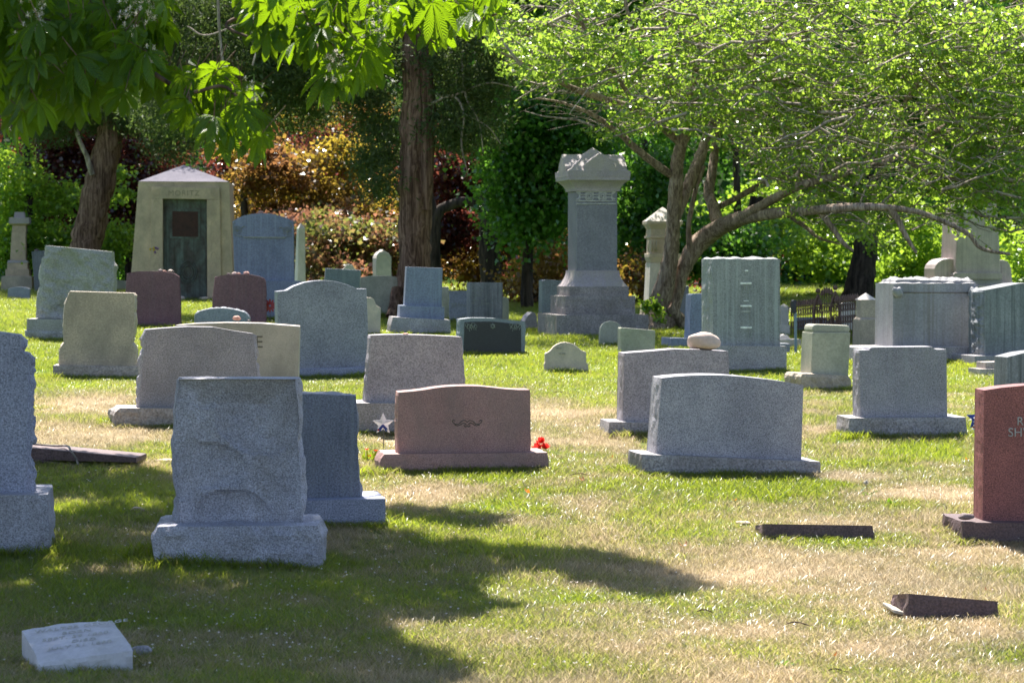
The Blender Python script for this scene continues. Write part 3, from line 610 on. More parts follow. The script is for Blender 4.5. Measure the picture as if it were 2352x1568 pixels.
# white obelisk
def pier(name, label, cat, anchor, yaw, tiers, mat, cap=None, capmat=None, sq=True, part='shaft', aspect=1.):
    """tiers: (part name, vtop, uleft_top, uright_top, vbot, uleft_bot, uright_bot, mat) stacked square blocks about one axis"""
    m = Mon(name, label, cat, anchor[0], anchor[1], yaw); uc = (tiers[-1][5]+tiers[-1][6])/2
    h_ = m.d/F; sil = math.cos(m.a)+abs(math.sin(m.a+math.atan((anchor[0]-1176)/F))); wmax = (tiers[-1][6]-tiers[-1][5])*h_*aspect/2/sil; cshift = wmax*(math.tan(m.a)+m.P.x/m.d)
    for (pn, vt, ul, ur, vb, ul2, ur2, mt) in tiers:
        bm = bmesh.new(); R4 = []
        for (v, a, b) in ((vb, ul2, ur2), (vt, ul, ur)):
            hw = (b-a)*h_/2/sil; cx = ((a+b)/2-anchor[0])*h_+cshift; hd = hw*aspect; z = EYE+ray(uc, v).z/ray(uc, v).y*(m.d+wmax-hd)-m.P.z
            if v == tiers[-1][4]: z -= .12
            R4.append([bm.verts.new((cx+sx*hw, wmax+sy*hd, z)) for sx, sy in ((-1, -1), (1, -1), (1, 1), (-1, 1))])
        bm.faces.new(R4[0][::-1]); bm.faces.new(R4[1])
        for i in range(4): bm.faces.new((R4[0][i], R4[0][(i+1) % 4], R4[1][(i+1) % 4], R4[1][i]))
        bmesh.ops.recalc_face_normals(bm, faces=bm.faces)
        bmesh.ops.bevel(bm, geom=bm.edges[:], offset=.006, segments=1, affect='EDGES')
        me = bpy.data.meshes.new(pn); bm.to_mesh(me); bm.free(); link(pn, me, M[mt or mat], m.root)
    if cap:                            # pyramid cap: (v_apex, v_eave, uleft, uright)
        va, ve, a, b = cap; hw = (b-a)*h_/2/sil; cx = ((a+b)/2-anchor[0])*h_+cshift
        z0 = EYE+ray(uc, ve).z/ray(uc, ve).y*(m.d+wmax-hw)-m.P.z; z1 = EYE+ray(uc, va).z/ray(uc, va).y*(m.d+wmax)-m.P.z
        bm = bmesh.new(); q = [bm.verts.new((cx+sx*hw, wmax+sy*hw*aspect, z0)) for sx, sy in ((-1, -1), (1, -1), (1, 1), (-1, 1))]
        t = [bm.verts.new((cx+sx*hw*.02, wmax+sy*hw*.02, z1)) for sx, sy in ((-1, -1), (1, -1), (1, 1), (-1, 1))]
        bm.faces.new(q[::-1]); bm.faces.new(t)
        for i in range(4): bm.faces.new((q[i], q[(i+1) % 4], t[(i+1) % 4], t[i]))
        me = bpy.data.meshes.new('cap'); bm.to_mesh(me); bm.free(); link('cap', me, M[capmat or mat], m.root)
    return m
pier('obelisk', 'slim pale marble obelisk right of the big blue arched stone', 'obelisk', (688, 705), 25, [('shaft', 523, 682, 701, 690, 674.5, 702, 'marble'), ('base', 688, 669, 708, 706, 667, 710, 'marble')], 'marble', cap=(511, 523.5, 682, 701))
simple('dark blue rectangular gravestone leaning slightly, behind the arched grey stone', (790, 712), 6, [(748, 615), (829.7, 619.5), (827, 665), (825, 712), (742, 712), (745, 650)], 'farblue', .25)
simple('small white marble headstone top showing above the dark blue stone', (800, 692), 6, [(786, 692), (786.6, 617), (793, 612), (794, 607), (802, 605.5), (811, 607.5), (812, 613), (817, 617), (817, 692)], 'marble', .2)
m = simple('pale marble gravestone carved as a draped pointed pillar, beside the cedar trunk', (878, 690), 18, [(864, 690), (864, 592), (866, 585), (872, 578), (877, 576), (880, 572), (884, 576), (892, 580), (898, 588), (899.5, 631), (900, 690)], 'marble', .35)
m.slab('drape', [(864, 604), (866, 584), (872, 577), (884, 576), (893, 580), (899, 590), (899, 606), (893, 592), (886, 586), (878, 584), (872, 590)], -.02, .03, M['marble'], bev=.004)
simple('wide grey green round shouldered gravestone behind the cedar trunk', (880, 730), 6, [(828, 636), (845, 633.5), (870, 631.6), (900, 633), (925, 638), (933, 642), (933, 730), (828, 730)], 'greentab', .25)
simple('tan gravestone with curved ogee shoulders behind the arched grey stone', (845, 768), 8, [(824, 702), (829, 695), (833, 686), (844, 682), (852, 682.5), (858, 686), (861, 691.5), (863.6, 700), (868, 702), (874.6, 707), (873, 768), (818, 768), (818, 708)], 'cream', .2)
m = Mon('gravestone', 'blue granite gravestone standing on two stepped blocks in front of the cedar trunk', 'gravestone', 965, 768, 7)
m.rock('base', ([(903, 727), (898, 745), (896, 765)], [(1034, 734), (1034.5, 750), (1035, 770)]), 0, .9, M['basegrey'], .015, .012, drop=.15, edge=.12)
m.slab('plinth', [(919, 700), (1021, 704), (1020.5, 731), (917, 726)], .2, .55, M['farblue'], drop=.05)
m.slab('headstone', [(934, 611.5), (1016.6, 614.5), (1014.5, 704), (928.5, 701)], .32, .32, M['farblue'], drop=.05)
simple('narrow grey green gravestone between the stepped blue stone and the lettered slab', (1024, 736), 3, [(1012, 657.5), (1030.7, 658), (1032.7, 736), (1010, 736)], 'greentab', .3)
m = simple('dark green grey gravestone with a pale row of letters, partly hidden by a taller stone', (1060, 740), 3, [(1032, 667), (1112, 667), (1112, 740), (1032, 740)], 'fargrey', .2)
m.text('BERNS', 1037, 704, 8.5, -.001, M['carvedim'], space=1.1)
m = simple('upright green grey gravestone with faint columns of worn letters, right of the lettered slab', (1115, 750), 12, [(1080, 648), (1154.5, 648), (1154.5, 750), (1079, 750)], 'slate', .35)
for v_, tx in ((665, 'D III TI'), (676, 'I II ID'), (688, 'BCM  DIT'), (695, 'MOI  TONR')): m.text(tx, 1086, v_+3, 4.5, -.001, M['carvedim'], space=1.2)
simple('narrow green gravestone just right of the worn lettered upright', (1166, 742), 5, [(1150, 682), (1160, 681), (1168.6, 685), (1169, 742), (1150, 742)], 'greentab', .2)
# black framed stone with star
m = Mon('gravestone', 'dark polished gravestone in a pale arched frame with a small star of David', 'gravestone', 1130, 814, 12)
tp = [(1058, 732), (1082, 729), (1114, 729), (1140, 730), (1161, 732.5), (1184, 735), (1206, 738)]
m.slab('headstone', tp+[(1207.5, 752), (1206, 780), (1205, 815), (1060, 814), (1057, 760)], 0, .3, M['frame'], 'sides', .02, drop=.1)
m.slab('panel', [(1067, 738.5), (1090, 737.5), (1114, 737), (1140, 738), (1161, 740), (1184, 742.5), (1197, 744.5), (1197, 815), (1064, 814)], -.006, .02, M['polished'], bev=0, drop=.1)
acc = Acc(); c0 = m.loc(1131.8, 747.8, -.008); rr = 6.2*m.d/F
for off in (0, math.pi):
    tri = [(c0[0]+rr*math.sin(off+2.0944*i), -.008, c0[1]+rr*math.cos(off+2.0944*i)) for i in range(3)]
    for i in range(3): bar(acc, tri[i], tri[(i+1) % 3], .006, .004)
link('carved_star', acc.mesh('carved_star'), M['carvedim'], m.root)
acc = Acc()
for cu_, sg in ((1082, 1), (1184, -1)):
    for q in range(5):
        c0 = m.loc(cu_+(q-2)*5, 745+abs(math.sin(q*2.1))*4, -.008); rr = (3.4+(q % 2))*m.d/F
        tube(acc, [(c0[0]+math.cos(t)*rr, -.008, c0[1]+math.sin(t)*rr*1.2) for t in np.linspace(0, 6.28, 9)], .004, 4)
        tube(acc, [(c0[0], -.008, c0[1]-rr), (c0[0]+sg*rr*.5, -.008, c0[1]-rr*2.6)], .004, 4)
link('carved_flowers', acc.mesh('carved_flowers'), M['carvedim'], m.root)
mAF = m
simple('blue rectangular gravestone at the left shoulder of the tall column monument', (1262, 730), 14, [(1246, 643), (1253, 641), (1292, 643), (1296, 650), (1296, 730), (1245, 730)], 'farblue', .3)
simple('small rounded grey stone left of the tall column monument base', (1218, 757), 20, [(1206, 736), (1212, 724), (1222, 715.5), (1229, 717), (1233, 726), (1236, 757), (1204, 757)], 'midgrey', .25, base=[(1204, 752), (1234, 749), (1236, 758), (1204, 759)], bmat='cream', bd=.35, setb=.03)

# tall column monument
def column_monument():
    m = Mon('monument', 'tall grey granite column monument with gabled cap and stepped rock faced plinths', 'monument', 1384, 770, 11)
    k_ = m.d/F; x0, _ = m.loc(1278.5, 765, 0); x1, _ = m.loc(1490, 771, 0); cx = (x0+x1)/2; hw = (x1-x0)/2; cy = hw
    def zz_(v, u, hw_): r = ray(u, v); return m.loc(u, v, cy-hw_)[1]
    def blk(name, vt, vb, ul, ur, mat, ul2=None, ur2=None, drop=0, rough=0, curve=None, bev=.01):
        ul2 = ul if ul2 is None else ul2; ur2 = ur if ur2 is None else ur2
        def half(a, b, v):
            h = (b-a)*k_*.5; 
            for _ in range(3):
                xa = m.loc(a, v, cy-h)[0]; xb = m.loc(b, v, cy-h)[0]; h = (xb-xa)/2
            return h
        h1 = half(ul, ur, vt); h2 = half(ul2, ur2, vb); z1 = zz_(vt, (ul+ur)/2, h1); z2 = zz_(vb, (ul+ur)/2, h2)-drop
        if rough:
            m.rock(name, ([(cx-h1, z1), (cx-h2, z2)], [(cx+h1, z1), (cx+h2, z2)]), cy-h1, 2*h1, M[mat], rough, rough, 0, res=.05, local=True, edge=.05); return
        bm = bmesh.new(); rows = []; n = 10 if curve else 1
        for i in range(n+1):
            t = i/n; f = t if not curve else (1-(1-t)**2 if curve == 'flare' else t**2.2)
            if curve == 'base': f = 1-math.sqrt(max(0, 1-(t)**2)) if False else t**2
            h = h1+(h2-h1)*f; z = z1+(z2-z1)*t
            rows.append([bm.verts.new((cx+sx*h, cy+sy*h, z)) for sx, sy in ((-1, -1), (1, -1), (1, 1), (-1, 1))])
        bm.faces.new(rows[0]); bm.faces.new(rows[-1][::-1])
        for a, b in zip(rows[:-1], rows[1:]):
            for i in range(4): bm.faces.new((a[i], a[(i+1) % 4], b[(i+1) % 4], b[i]))
        bmesh.ops.recalc_face_normals(bm, faces=bm.faces)
        me = bpy.data.meshes.new(name); bm.to_mesh(me); bm.free(); return link(name, me, M[mat], m.root), h1, z1, h2, z2
    blk('base_step', 722, 768, 1278, 1489, 'monbase', drop=.15, rough=.004)
    blk('base_step', 679, 722, 1300, 1460, 'monbase', rough=.02)
    blk('base_step', 657, 680, 1308, 1444, 'monbase', rough=.006)
    blk('cavetto', 620, 657.5, 1320.5, 1421, 'cap', 1309, 1443, curve='base')
    _, hsh, _, _, _ = blk('shaft', 437, 621, 1322.5, 1415, 'shaft')
    blk('capital', 412, 438, 1304.5, 1443, 'cap', 1319, 1421, curve='flare')
    blk('capital', 404, 412.5, 1304, 1444.5, 'cap')
    o, h, zt, _, _ = blk('cap_slab', 391, 404.5, 1303, 1445.5, 'cap')
    # roof: pyramid with crossed gables
    bm = bmesh.new(); za = zz_(337.5, 1372, 0)
    q = [bm.verts.new((cx+sx*h*.97, cy+sy*h*.97, zt-.002)) for sx, sy in ((-1, -1), (1, -1), (1, 1), (-1, 1))]; t = bm.verts.new((cx, cy, za))
    for i in range(4): bm.faces.new((q[i], q[(i+1) % 4], t))
    bm.faces.new(q[::-1])
    zr = zz_(351, 1372, h); gw = h*.5
    for ax in (0, 1):
        for sg in (-1, 1):
            P = []
            for e in (1.0, -.0):
                for (a, z) in ((-gw, zt-.001), (-gw, zt+.09), (0, zr), (gw, zt+.09), (gw, zt-.001)):
                    xx, yy_ = (a, sg*h*e*1.0) if ax == 0 else (sg*h*e*1.0, a); P.append(bm.verts.new((cx+xx*(1 if ax == 0 else 1), cy+yy_, z)))
            A_, B2 = P[:5], P[5:]
            bm.faces.new(A_); bm.faces.new(B2)
            for i in range(5): bm.faces.new((A_[i], A_[(i+1) % 5], B2[(i+1) % 5], B2[i]))
    bmesh.ops.recalc_face_normals(bm, faces=bm.faces)
    me = bpy.data.meshes.new('gabled_roof'); bm.to_mesh(me); bm.free(); link('gabled_roof', me, M['cap'], m.root)
    acc = Acc(); hs = None; yf = cy-hsh-.004
    def P_(u, v): a, b = m.loc(u, v, yf); return (a, yf, b)
    for uu in (1354, 1384):
        for r_ in (4, 8):
            tube(acc, [(P_(uu, 449)[0]+math.cos(t)*r_*k_, yf, P_(uu, 449)[2]+math.sin(t)*r_*k_) for t in np.linspace(0, 6.28, 15)], .014, 4)
    for uu in (1324, 1413):
        s = 1 if uu < 1350 else -1
        tube(acc, [(P_(uu, 449)[0]+s*math.cos(t)*8*k_, yf, P_(uu, 449)[2]+math.sin(t)*8*k_) for t in np.linspace(-1.57, 1.57, 9)], .014, 4)
    for ua in (1339, 1369, 1399):
        for sg in (1, -1):
            pts = [P_(ua+a, 449+sg*b) for a, b in ((-9, 10), (-5, 3), (5, 3), (9, 10))]; tube(acc, pts, .013, 4)
    for vv in (439, 460.5, 467): tube(acc, [P_(1323, vv), P_(1414, vv)], .013, 4)
    link('carved_frieze', acc.mesh('carved_frieze'), M['friezepale'], m.root)
column_monument()
m = pier('monument', 'cream stone pillar monument with pyramid roof standing behind the leaning trunks', 'monument', (1521, 742), 6, [
 ('cornice', 507, 1474, 1569, 514, 1474, 1569, 'cream'), ('cornice', 514, 1476, 1567, 525, 1483, 1560, 'cream'), ('frieze', 525, 1483, 1560, 542, 1483, 1560, 'cream'),
 ('moulding', 541, 1479, 1564, 546, 1479, 1564, 'cream'), ('panel', 546, 1484, 1559, 581, 1484, 1559, 'cream'), ('moulding', 581, 1479, 1564, 590, 1479, 1564, 'cream'), ('moulding', 590, 1479, 1564, 603, 1484, 1558, 'cream'),
 ('shaft', 603, 1482, 1560, 700, 1477, 1562, 'marble'), ('shaft', 700, 1470, 1565, 722, 1468, 1568, 'cream'), ('base', 722, 1466, 1572, 765, 1460, 1577, 'cream')], 'cream', cap=(475, 507, 1474, 1569), capmat='marble')
m.text('ER', 1541, 748, 11, -.004, M['carvegrey'], space=1.05)
acc = Acc()
for uu in (1490, 1496, 1502, 1508, 1530, 1536, 1542, 1548):
    a = m.loc(uu, 551, .085); b = m.loc(uu, 576, .085); bar(acc, (a[0], .085, a[1]), (b[0], .085, b[1]), .02, .03)
link('fluting', acc.mesh('fluting'), M['cream'], m.root)
simple('dark blue gravestone edge seen between the trunks and the leaning blue stone', (1570, 750), 4, [(1545, 660), (1560, 657.5), (1582, 655.5), (1584, 750), (1545, 750)], 'farblue', .2)
simple('plain blue gravestone leaning left, behind the pale rock', (1600, 800), 14, [(1588, 675), (1602, 673.5), (1632, 672.5), (1634, 782), (1583, 778)], 'farblue', .28, base=[(1541, 775), (1645, 778), (1645, 800), (1539, 797)], bd=.5, setb=.12)
m = Mon('gravestone', 'tall green grey gravestone with rocky top and white vertical letter marks', 'gravestone', 1720, 852, 13)
m.slab('base', [(1616, 792), (1807, 794), (1807, 851), (1614, 851)], 0, .6, M['basegrey'], 'sides', .01, drop=.15)
m.rock('headstone', ([(1638, 594), (1638, 787)], [(1791.5, 594.5), (1791.5, 788)]), .12, .5, M['tstone'], 0., .012, .03, drop=.06, res=.03, edge=.03)
for (a, b, v_, th) in ((1701, 1726.5, 649.5, 4), (1701, 1726.5, 701.5, 4), (1701, 1727, 751, 4), (1711, 1718.6, 620.5, 3), (1708.5, 1719.5, 690, 1.8), (1703, 1724, 714, 1.)):
    m.slab('inscription', [(a, v_-th/2), (b, v_-th/2), (b, v_+th/2), (a, v_+th/2)], .112, .012, M['deposit'], bev=0)
for (u_, v0, v1) in ((1704, 652, 672), (1709, 652, 664), (1718, 654, 672), (1723, 652, 660), (1705, 703, 716), (1722, 703, 735), (1718.5, 752, 776), (1724, 752, 770)):
    m.slab('inscription', [(u_, v0), (u_+1.1, v0), (u_+1.1, v1), (u_, v1)], .114, .01, M['carvedim'], bev=0)
mAM = m
pier('gravestone', 'short tan stone pier with white pyramid cap, in front of the dark trunk at right', 'gravestone', (1988, 796), 14, [
 ('shaft', 687, 1965, 2012, 728, 1965, 2012, 'tanrock'), ('collar', 727.5, 1965, 2012, 733, 1958, 2019, 'tanrock'), ('base', 732.5, 1958, 2019, 796, 1957, 2020, 'tanrock')], 'tanrock', cap=(671.5, 687.5, 1963, 2014), capmat='marble')
m = simple('low pale concrete grave curb with a white domed stone on it, behind the sign post', (1812, 801), 6, [(1786, 778.5), (1840.6, 778), (1840.6, 801), (1786, 801)], 'concrete', .5, name='grave_curb', cat='grave curb')
m.slab('dome', [(1789, 779), (1790, 773), (1795, 768.5), (1801, 767), (1809, 769), (1815, 773), (1818.5, 779)], .15, .25, M['marble'], bev=.01, drop=.02)
simple('small blue grey stone block behind the base of the tall green grey gravestone', (1803, 812), 8, [(1780, 787), (1815, 788), (1815, 812), (1780, 812)], 'fargrey', .3)
pier('gravestone', 'far white gravestone with pyramid top beside the iron fence', 'gravestone', (1800, 768), 8, [('shaft', 703.5, 1789, 1812, 745, 1789, 1812, 'marble'), ('base', 745, 1785, 1815, 768, 1785, 1815, 'marble')], 'marble', cap=(696, 704, 1788, 1813))
# sign post
m = Mon('sign_post', 'thin steel post with a dark box on top, beside the tall green grey stone', 'post', 1828, 812, 20)
acc = Acc(); tube(acc, [(0, 0, -.1), (-.01, 0, m.loc(1828, 716, 0)[1])], .021, 10); link('post', acc.mesh('post', True), M['steel'], m.root)
m.slab('head', [(1820.4, 690), (1823, 687.5), (1828, 688), (1829.6, 691), (1828, 718), (1823, 719), (1821, 706)], -.03, .06, M['black'], bev=.006)
# small tan shouldered monument
m = Mon('gravestone', 'yellowish tapered gravestone with a roll top on a rough boulder base, right of centre', 'gravestone', 1900, 893, 14)
m.rock('base', ([(1845, 857), (1838, 866), (1850, 889)], [(1948, 862), (1955, 872), (1956, 895)]), 0, .55, M['tanrock'], .02, .03, .01, drop=.15, label='rough boulder base')
m.slab('headstone', [(1867, 762), (1953.7, 762), (1952, 800), (1947.5, 866), (1862, 860), (1865, 800)], .1, .36, M['greentab'], 'none', drop=.06, bev=.01)
m.slab('roll_top', [(1867, 748), (1870, 744.5), (1876, 743.5), (1946, 746), (1951, 748), (1953, 753), (1952, 762), (1867, 762.5), (1865, 755)], .13, .28, M['greentab'], bev=.02)
# ornate wide monument
m = Mon('monument', 'wide green grey monument with leaf carvings on its corners and brown runs, at the right', 'monument', 2140, 834, 11)
m.slab('base', [(1975, 798), (2262, 795), (2262, 835), (1975, 833)], 0, 1.1, M['basegrey'], drop=.15)
m.rock('die', ([(2052, 650), (2050, 790)], [(2246, 650), (2245, 790)]), .3, .75, M['orn'], 0, 0, .03, res=.05, drop=.05, edge=.05)
m.rock('rocky_crest', ([(2060, 642), (2054, 651)], [(2238, 644), (2245, 651)]), .38, .6, M['orn'], 0., .02, .045, res=.045, drop=.01)
acc = Acc(); a, b = m.loc(2075, 670.5, .296), m.loc(2228, 671, .296); bar(acc, (a[0], .298, a[1]), (b[0], .298, b[1]), .012, .012); link('groove', acc.mesh('groove'), M['carve'], m.root)
for (uu, vv, sg) in ((2058, 668, 1), (2236, 668, -1)):
    acc = Acc(); rr_ = random.Random(uu)
    for q in range(9):
        an = -1.3+q*.33; c0 = m.loc(uu, vv-4, .29); L_ = (17+4*math.sin(q*2.3))*m.d/F
        p1 = (c0[0]+sg*math.sin(an+.4)*L_*.8, .275, c0[1]-math.cos(an)*L_); mid = ((c0[0]+p1[0])/2, .255, (c0[1]+p1[2])/2)
        tube(acc, spline([(c0[0], .285, c0[1]), mid, p1], 4), [.02, .035, .045, .05, .05, .045, .035, .02, .008], 6)
    link('acanthus_leaf', acc.mesh('acanthus_leaf', True), M['orn'], m.root)
m = Mon('monument', 'large slate green gravestone with low peaked top and dark runs, at the right edge', 'monument', 2340, 838, 14)
m.slab('base', [(2240, 816), (2480, 812), (2482, 838), (2238, 838)], 0, .8, M['basegrey'], drop=.15)
m.slab('headstone', [(2262, 665), (2303.6, 657.5), (2340, 650), (2360, 648.5), (2400, 655), (2445, 664), (2446, 812), (2262, 815)], .15, .5, M['slate'], 'sides', .05, drop=.06)
m = simple('dark grey gravestone with slanting sunlit top, above the red stone at the right edge', (2400, 935), 16, [(2314, 818.5), (2352, 809), (2420, 800), (2520, 812), (2522, 935), (2310, 935)], 'slate', .3)
m = Mon('grave_curb', 'two low stone slabs lying in the grass beside the slanting dark grey stone', 'grave curb', 2285, 858, 12)
m.slab('slab', [(2251, 846), (2330, 846), (2330, 858), (2251, 858)], 0, .4, M['basetan'], drop=.05); m.slab('slab', [(2263, 831), (2330, 829), (2330, 846), (2263, 846)], .08, .3, M['basetan'], bev=.005)
# far tower monument (right)
m = Mon('monument', 'large pale grey monument with tapering shaft and scrolled buttresses behind the elm branches', 'monument', 2245, 722, 12)
m.slab('base', [(2140, 655), (2345, 655), (2352, 722), (2132, 722)], .0, 1.6, M['warmtower'], drop=.1)
m.slab('plinth', [(2192, 640), (2302, 640), (2304, 656), (2190, 656)], .1, 1.2, M['midgrey'])
m.slab('moulding', [(2191, 628), (2194, 625), (2299, 625), (2303, 628), (2303, 638), (2300, 641), (2193, 641), (2190, 638)], .06, 1.25, M['warmtower'], bev=.02)
m.slab('shaft', [(2208, 441), (2240, 440), (2254, 436), (2270, 443), (2286, 453), (2290, 470), (2294.6, 533), (2299, 626), (2194.5, 626), (2199, 530), (2202, 470)], .15, .85, M['warmtower'], bev=.02)
m.slab('buttress', [(2147, 660), (2147, 616), (2150, 607), (2156, 600), (2165, 595), (2181, 592), (2192, 595), (2192, 660)], .3, .6, M['warmtower'], bev=.02)
m.slab('buttress', [(2300, 660), (2297, 596), (2306, 596), (2315, 600), (2320, 607), (2323, 616), (2325, 640), (2330, 660)], .3, .6, M['warmtower'], bev=.02)
# left far stones
m = pier('monument', 'tan column monument with rounded cross cap at the far left edge', 'monument', (41, 666), 6, [
 ('cap', 486, 35, 58, 499, 33, 60, 'cap'), ('capital', 498.6, 22, 72, 512.5, 22, 72, 'cap'), ('capital', 512.5, 22, 72, 517, 30, 64, 'sand'), ('neck', 517, 30, 63, 532, 28.5, 63, 'sand'),
 ('shaft', 532, 28, 62, 597, 24, 62.5, 'sand'), ('step', 597, 19, 67, 603, 17, 69, 'cap'), ('step', 602.5, 18, 67, 618, 17, 68, 'sand'), ('step', 617.5, 13, 72, 634, 13, 72, 'sand'), ('base', 633, 4, 79, 666, 2, 80, 'tanrock')], 'sand')
x_, z_ = m.loc(47, 512, 0)
simple('small dark arched headstone in front of the tan column at the far left', (43, 685), 4, [(17.7, 662), (30, 658.5), (43, 657.5), (56, 658.5), (68.4, 662), (68, 685), (17, 685)], 'fargrey', .2)
simple('blue green gravestone with a pebble on top, behind the slanting rock faced stone', (88, 668), 12, [(73, 577), (80, 575.5), (135, 573), (138, 668), (81, 668)], 'slate', .3)
simple('low blue grey stone at the left edge behind the tan column', (-10, 646), 4, [(-60, 607), (16.5, 606), (17, 646), (-60, 646)], 'farblue', .3)
simple('low grey stone between the slanting rock faced stone and the maroon one', (285, 668), 6, [(255, 641), (300, 645), (300, 668), (255, 668)], 'greentab', .3)
simple('weathered grey round topped tablet, right of the column monument', (1402, 793), 12, [(1378.5, 766), (1380, 752), (1385, 743.5), (1391, 738.8), (1404, 735.8), (1417, 739), (1424, 744), (1429, 752), (1430, 793), (1377, 793)], 'greentab', .1)
simple('pale rectangular tablet leaning to the right, behind the rock topped stone', (1465, 818), 14, [(1426, 753), (1428, 751), (1502, 757), (1505.4, 759), (1504.5, 797.7), (1503, 818), (1425, 818)], 'greentab', .16)
m = simple('small cream tablet with ogee shoulders alone in the sunny grass', (1300, 855), 3, [(1251.6, 811), (1258, 808), (1264.4, 803.5), (1271, 795), (1278.5, 790), (1288, 786), (1299, 784.6), (1310, 786.5), (1319.5, 790.5), (1327, 796), (1333.6, 802), (1340, 805), (1346.5, 807), (1347, 831), (1351.6, 836), (1352, 855), (1250, 855), (1250, 835), (1252, 830)], 'cream', .12)
m.text('.IN..S', 1277, 800, 4, -.001, M['carvedim']); m.text('N  MS', 1284, 813, 4, -.001, M['carvedim'])
# low stones seen through the fence
for i, (a, b, t, g, mt, lb) in enumerate(((1835, 1900, 728, 762, 'farblue', 'low pale blue stone behind the iron fence, nearest the sign post'), (1905, 1932, 735, 762, 'fargrey', 'low slate stone behind the middle of the iron fence'),
        (1936, 1966, 693, 762, 'marble', 'white arched stone behind the right end of the iron fence'), (2012, 2024, 686, 790, 'concrete', 'pale squared stone between the capped pier and the ornate monument'))):
    top = [(a, t), (b, t)] if mt != 'marble' else [(a, t+6), (a+6, t), (b-6, t), (b, t+6)]
    simple(lb, ((a+b)/2, g), 8, top+[(b, g), (a, g)], mt, .3)
# ------------------------------------------------------------------ mausoleum
def mausoleum():
    m = Mon('mausoleum', 'tan stone mausoleum with low pyramid roof and weathered bronze door', 'mausoleum', 415, 690, 4)
    D0 = 2.4; k_ = m.d/F; y0 = 0
    def L(u, v, y=0): return m.loc(u, v, y)
    # body with a doorway opening: ring of 4 front pieces sharing tapered outer outline
    A, B_, Cc, Dd = L(318, 416), L(526, 417), L(536, 692), L(295, 692)
    a, b, c, d = L(374, 455), L(475, 457), L(487, 692), L(374, 692)
    bm = bmesh.new(); T = .35
    V = {}
    def v(n_, p, y): V[n_] = bm.verts.new((p[0], y, p[1])); return V[n_]
    ins = lambda p: (p[0]*.97+.0, p[1])
    for n_, p in (('A', A), ('B', B_), ('C', (Cc[0], Cc[1]-.1)), ('D', (Dd[0], Dd[1]-.1)), ('a', a), ('b', b), ('c', (b[0]+.0, c[1]-.1)), ('d', (d[0], d[1]-.1))): v(n_, p, 0)
    for n_, p in (('a', a), ('b', b), ('c', (b[0], c[1]-.1)), ('d', (d[0], d[1]-.1))): v(n_+'i', p, T)
    for n_, p in (('A', A), ('B', B_), ('C', (Cc[0], Cc[1]-.1)), ('D', (Dd[0], Dd[1]-.1))): v(n_+'b', p, D0)
    for q in ('A D d a', 'A a b B', 'b c C B', 'a d di ai', 'a ai bi b', 'b bi ci c', 'ai di ci bi', 'A Ab Db D', 'B C Cb Bb', 'Ab Bb Cb Db', 'A B Bb Ab'): bm.faces.new([V[x] for x in q.split()])
    bmesh.ops.recalc_face_normals(bm, faces=bm.faces)
    me = bpy.data.meshes.new('wall'); bm.to_mesh(me); bm.free(); link('wall', me, M['sand'], m.root)
    # roof
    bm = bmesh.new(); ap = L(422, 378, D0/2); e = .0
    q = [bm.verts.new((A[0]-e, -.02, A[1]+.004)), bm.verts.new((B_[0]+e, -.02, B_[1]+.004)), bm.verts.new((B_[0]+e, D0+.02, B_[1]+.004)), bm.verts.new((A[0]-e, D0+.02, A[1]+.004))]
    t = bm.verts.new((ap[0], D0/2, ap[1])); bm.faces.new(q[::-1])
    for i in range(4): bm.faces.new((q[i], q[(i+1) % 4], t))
    me = bpy.data.meshes.new('roof'); bm.to_mesh(me); bm.free(); link('roof', me, M['roofshade'], m.root)
    # portal frame (jambs + lintel) proud of the wall
    m.slab('lintel', [(348, 427), (504, 430), (505, 457), (347.5, 455)], -.06, .12, M['sand'], bev=.006)
    m.slab('jamb', [(347.5, 455.5), (373.5, 455.5), (373.5, 692), (344, 692)], -.058, .12, M['sand'], bev=.006)
    m.slab('jamb', [(475.5, 457.5), (505, 457.5), (509, 692), (476.5, 692)], -.058, .12, M['sand'], bev=.006)
    m.text('MORITZ', 386, 448.5, 12, -.061, M['worncut'], space=1.16, depth=.002)
    acc = Acc()
    for uu, vv in ((358, 441), (492, 443.5)):
        c0 = L(uu, vv, -.062); 
        for r_ in (8, 4.5): tube(acc, [(c0[0]+math.cos(t_)*r_*k_, -.062, c0[1]+math.sin(t_)*r_*k_) for t_ in np.linspace(0, 6.28, 15)], .006, 4)
    for uu in (359, 491):
        for v0 in range(462, 650, 24):
            c0 = L(uu, v0, -.06); 
            for sg in (-1, 1): tube(acc, [(c0[0]+sg*7*k_, -.06, c0[1]-9*k_), (c0[0]+sg*5*k_, -.06, c0[1]), (c0[0], -.06, c0[1]+4*k_)], .004, 4)
    link('carved_ornament', acc.mesh('carved_ornament'), M['sand'], m.root)
    # door
    dr_ = m.slab('door', [(374.5, 455.5), (475, 457.2), (475, 692), (374.5, 692)], .14, .08, M['bronze'], bev=0)
    m.slab('door_frame', [(390, 479), (460, 480.5), (460, 548), (390, 546)], .122, .018, M['bronze'], parent=dr_, bev=.004)
    m.slab('door_panel', [(395.5, 484), (455, 485), (455, 543), (395.5, 542)], .116, .006, M['rust'], parent=dr_, bev=0)
    acc = Acc(); c0 = L(432, 624, .135)
    for r_, n_ in ((20, 40), (16, 30), (11, 24)): tube(acc, [(c0[0]+math.cos(t_)*r_*k_, .135+.01*math.sin(t_*9), c0[1]+math.sin(t_)*r_*k_*1.25) for t_ in np.linspace(0, 6.28, n_)], .018, 5)
    link('door_wreath', acc.mesh('door_wreath', True), M['bronze'], dr_)
    return m
mS = mausoleum()
GX, GY = [], []
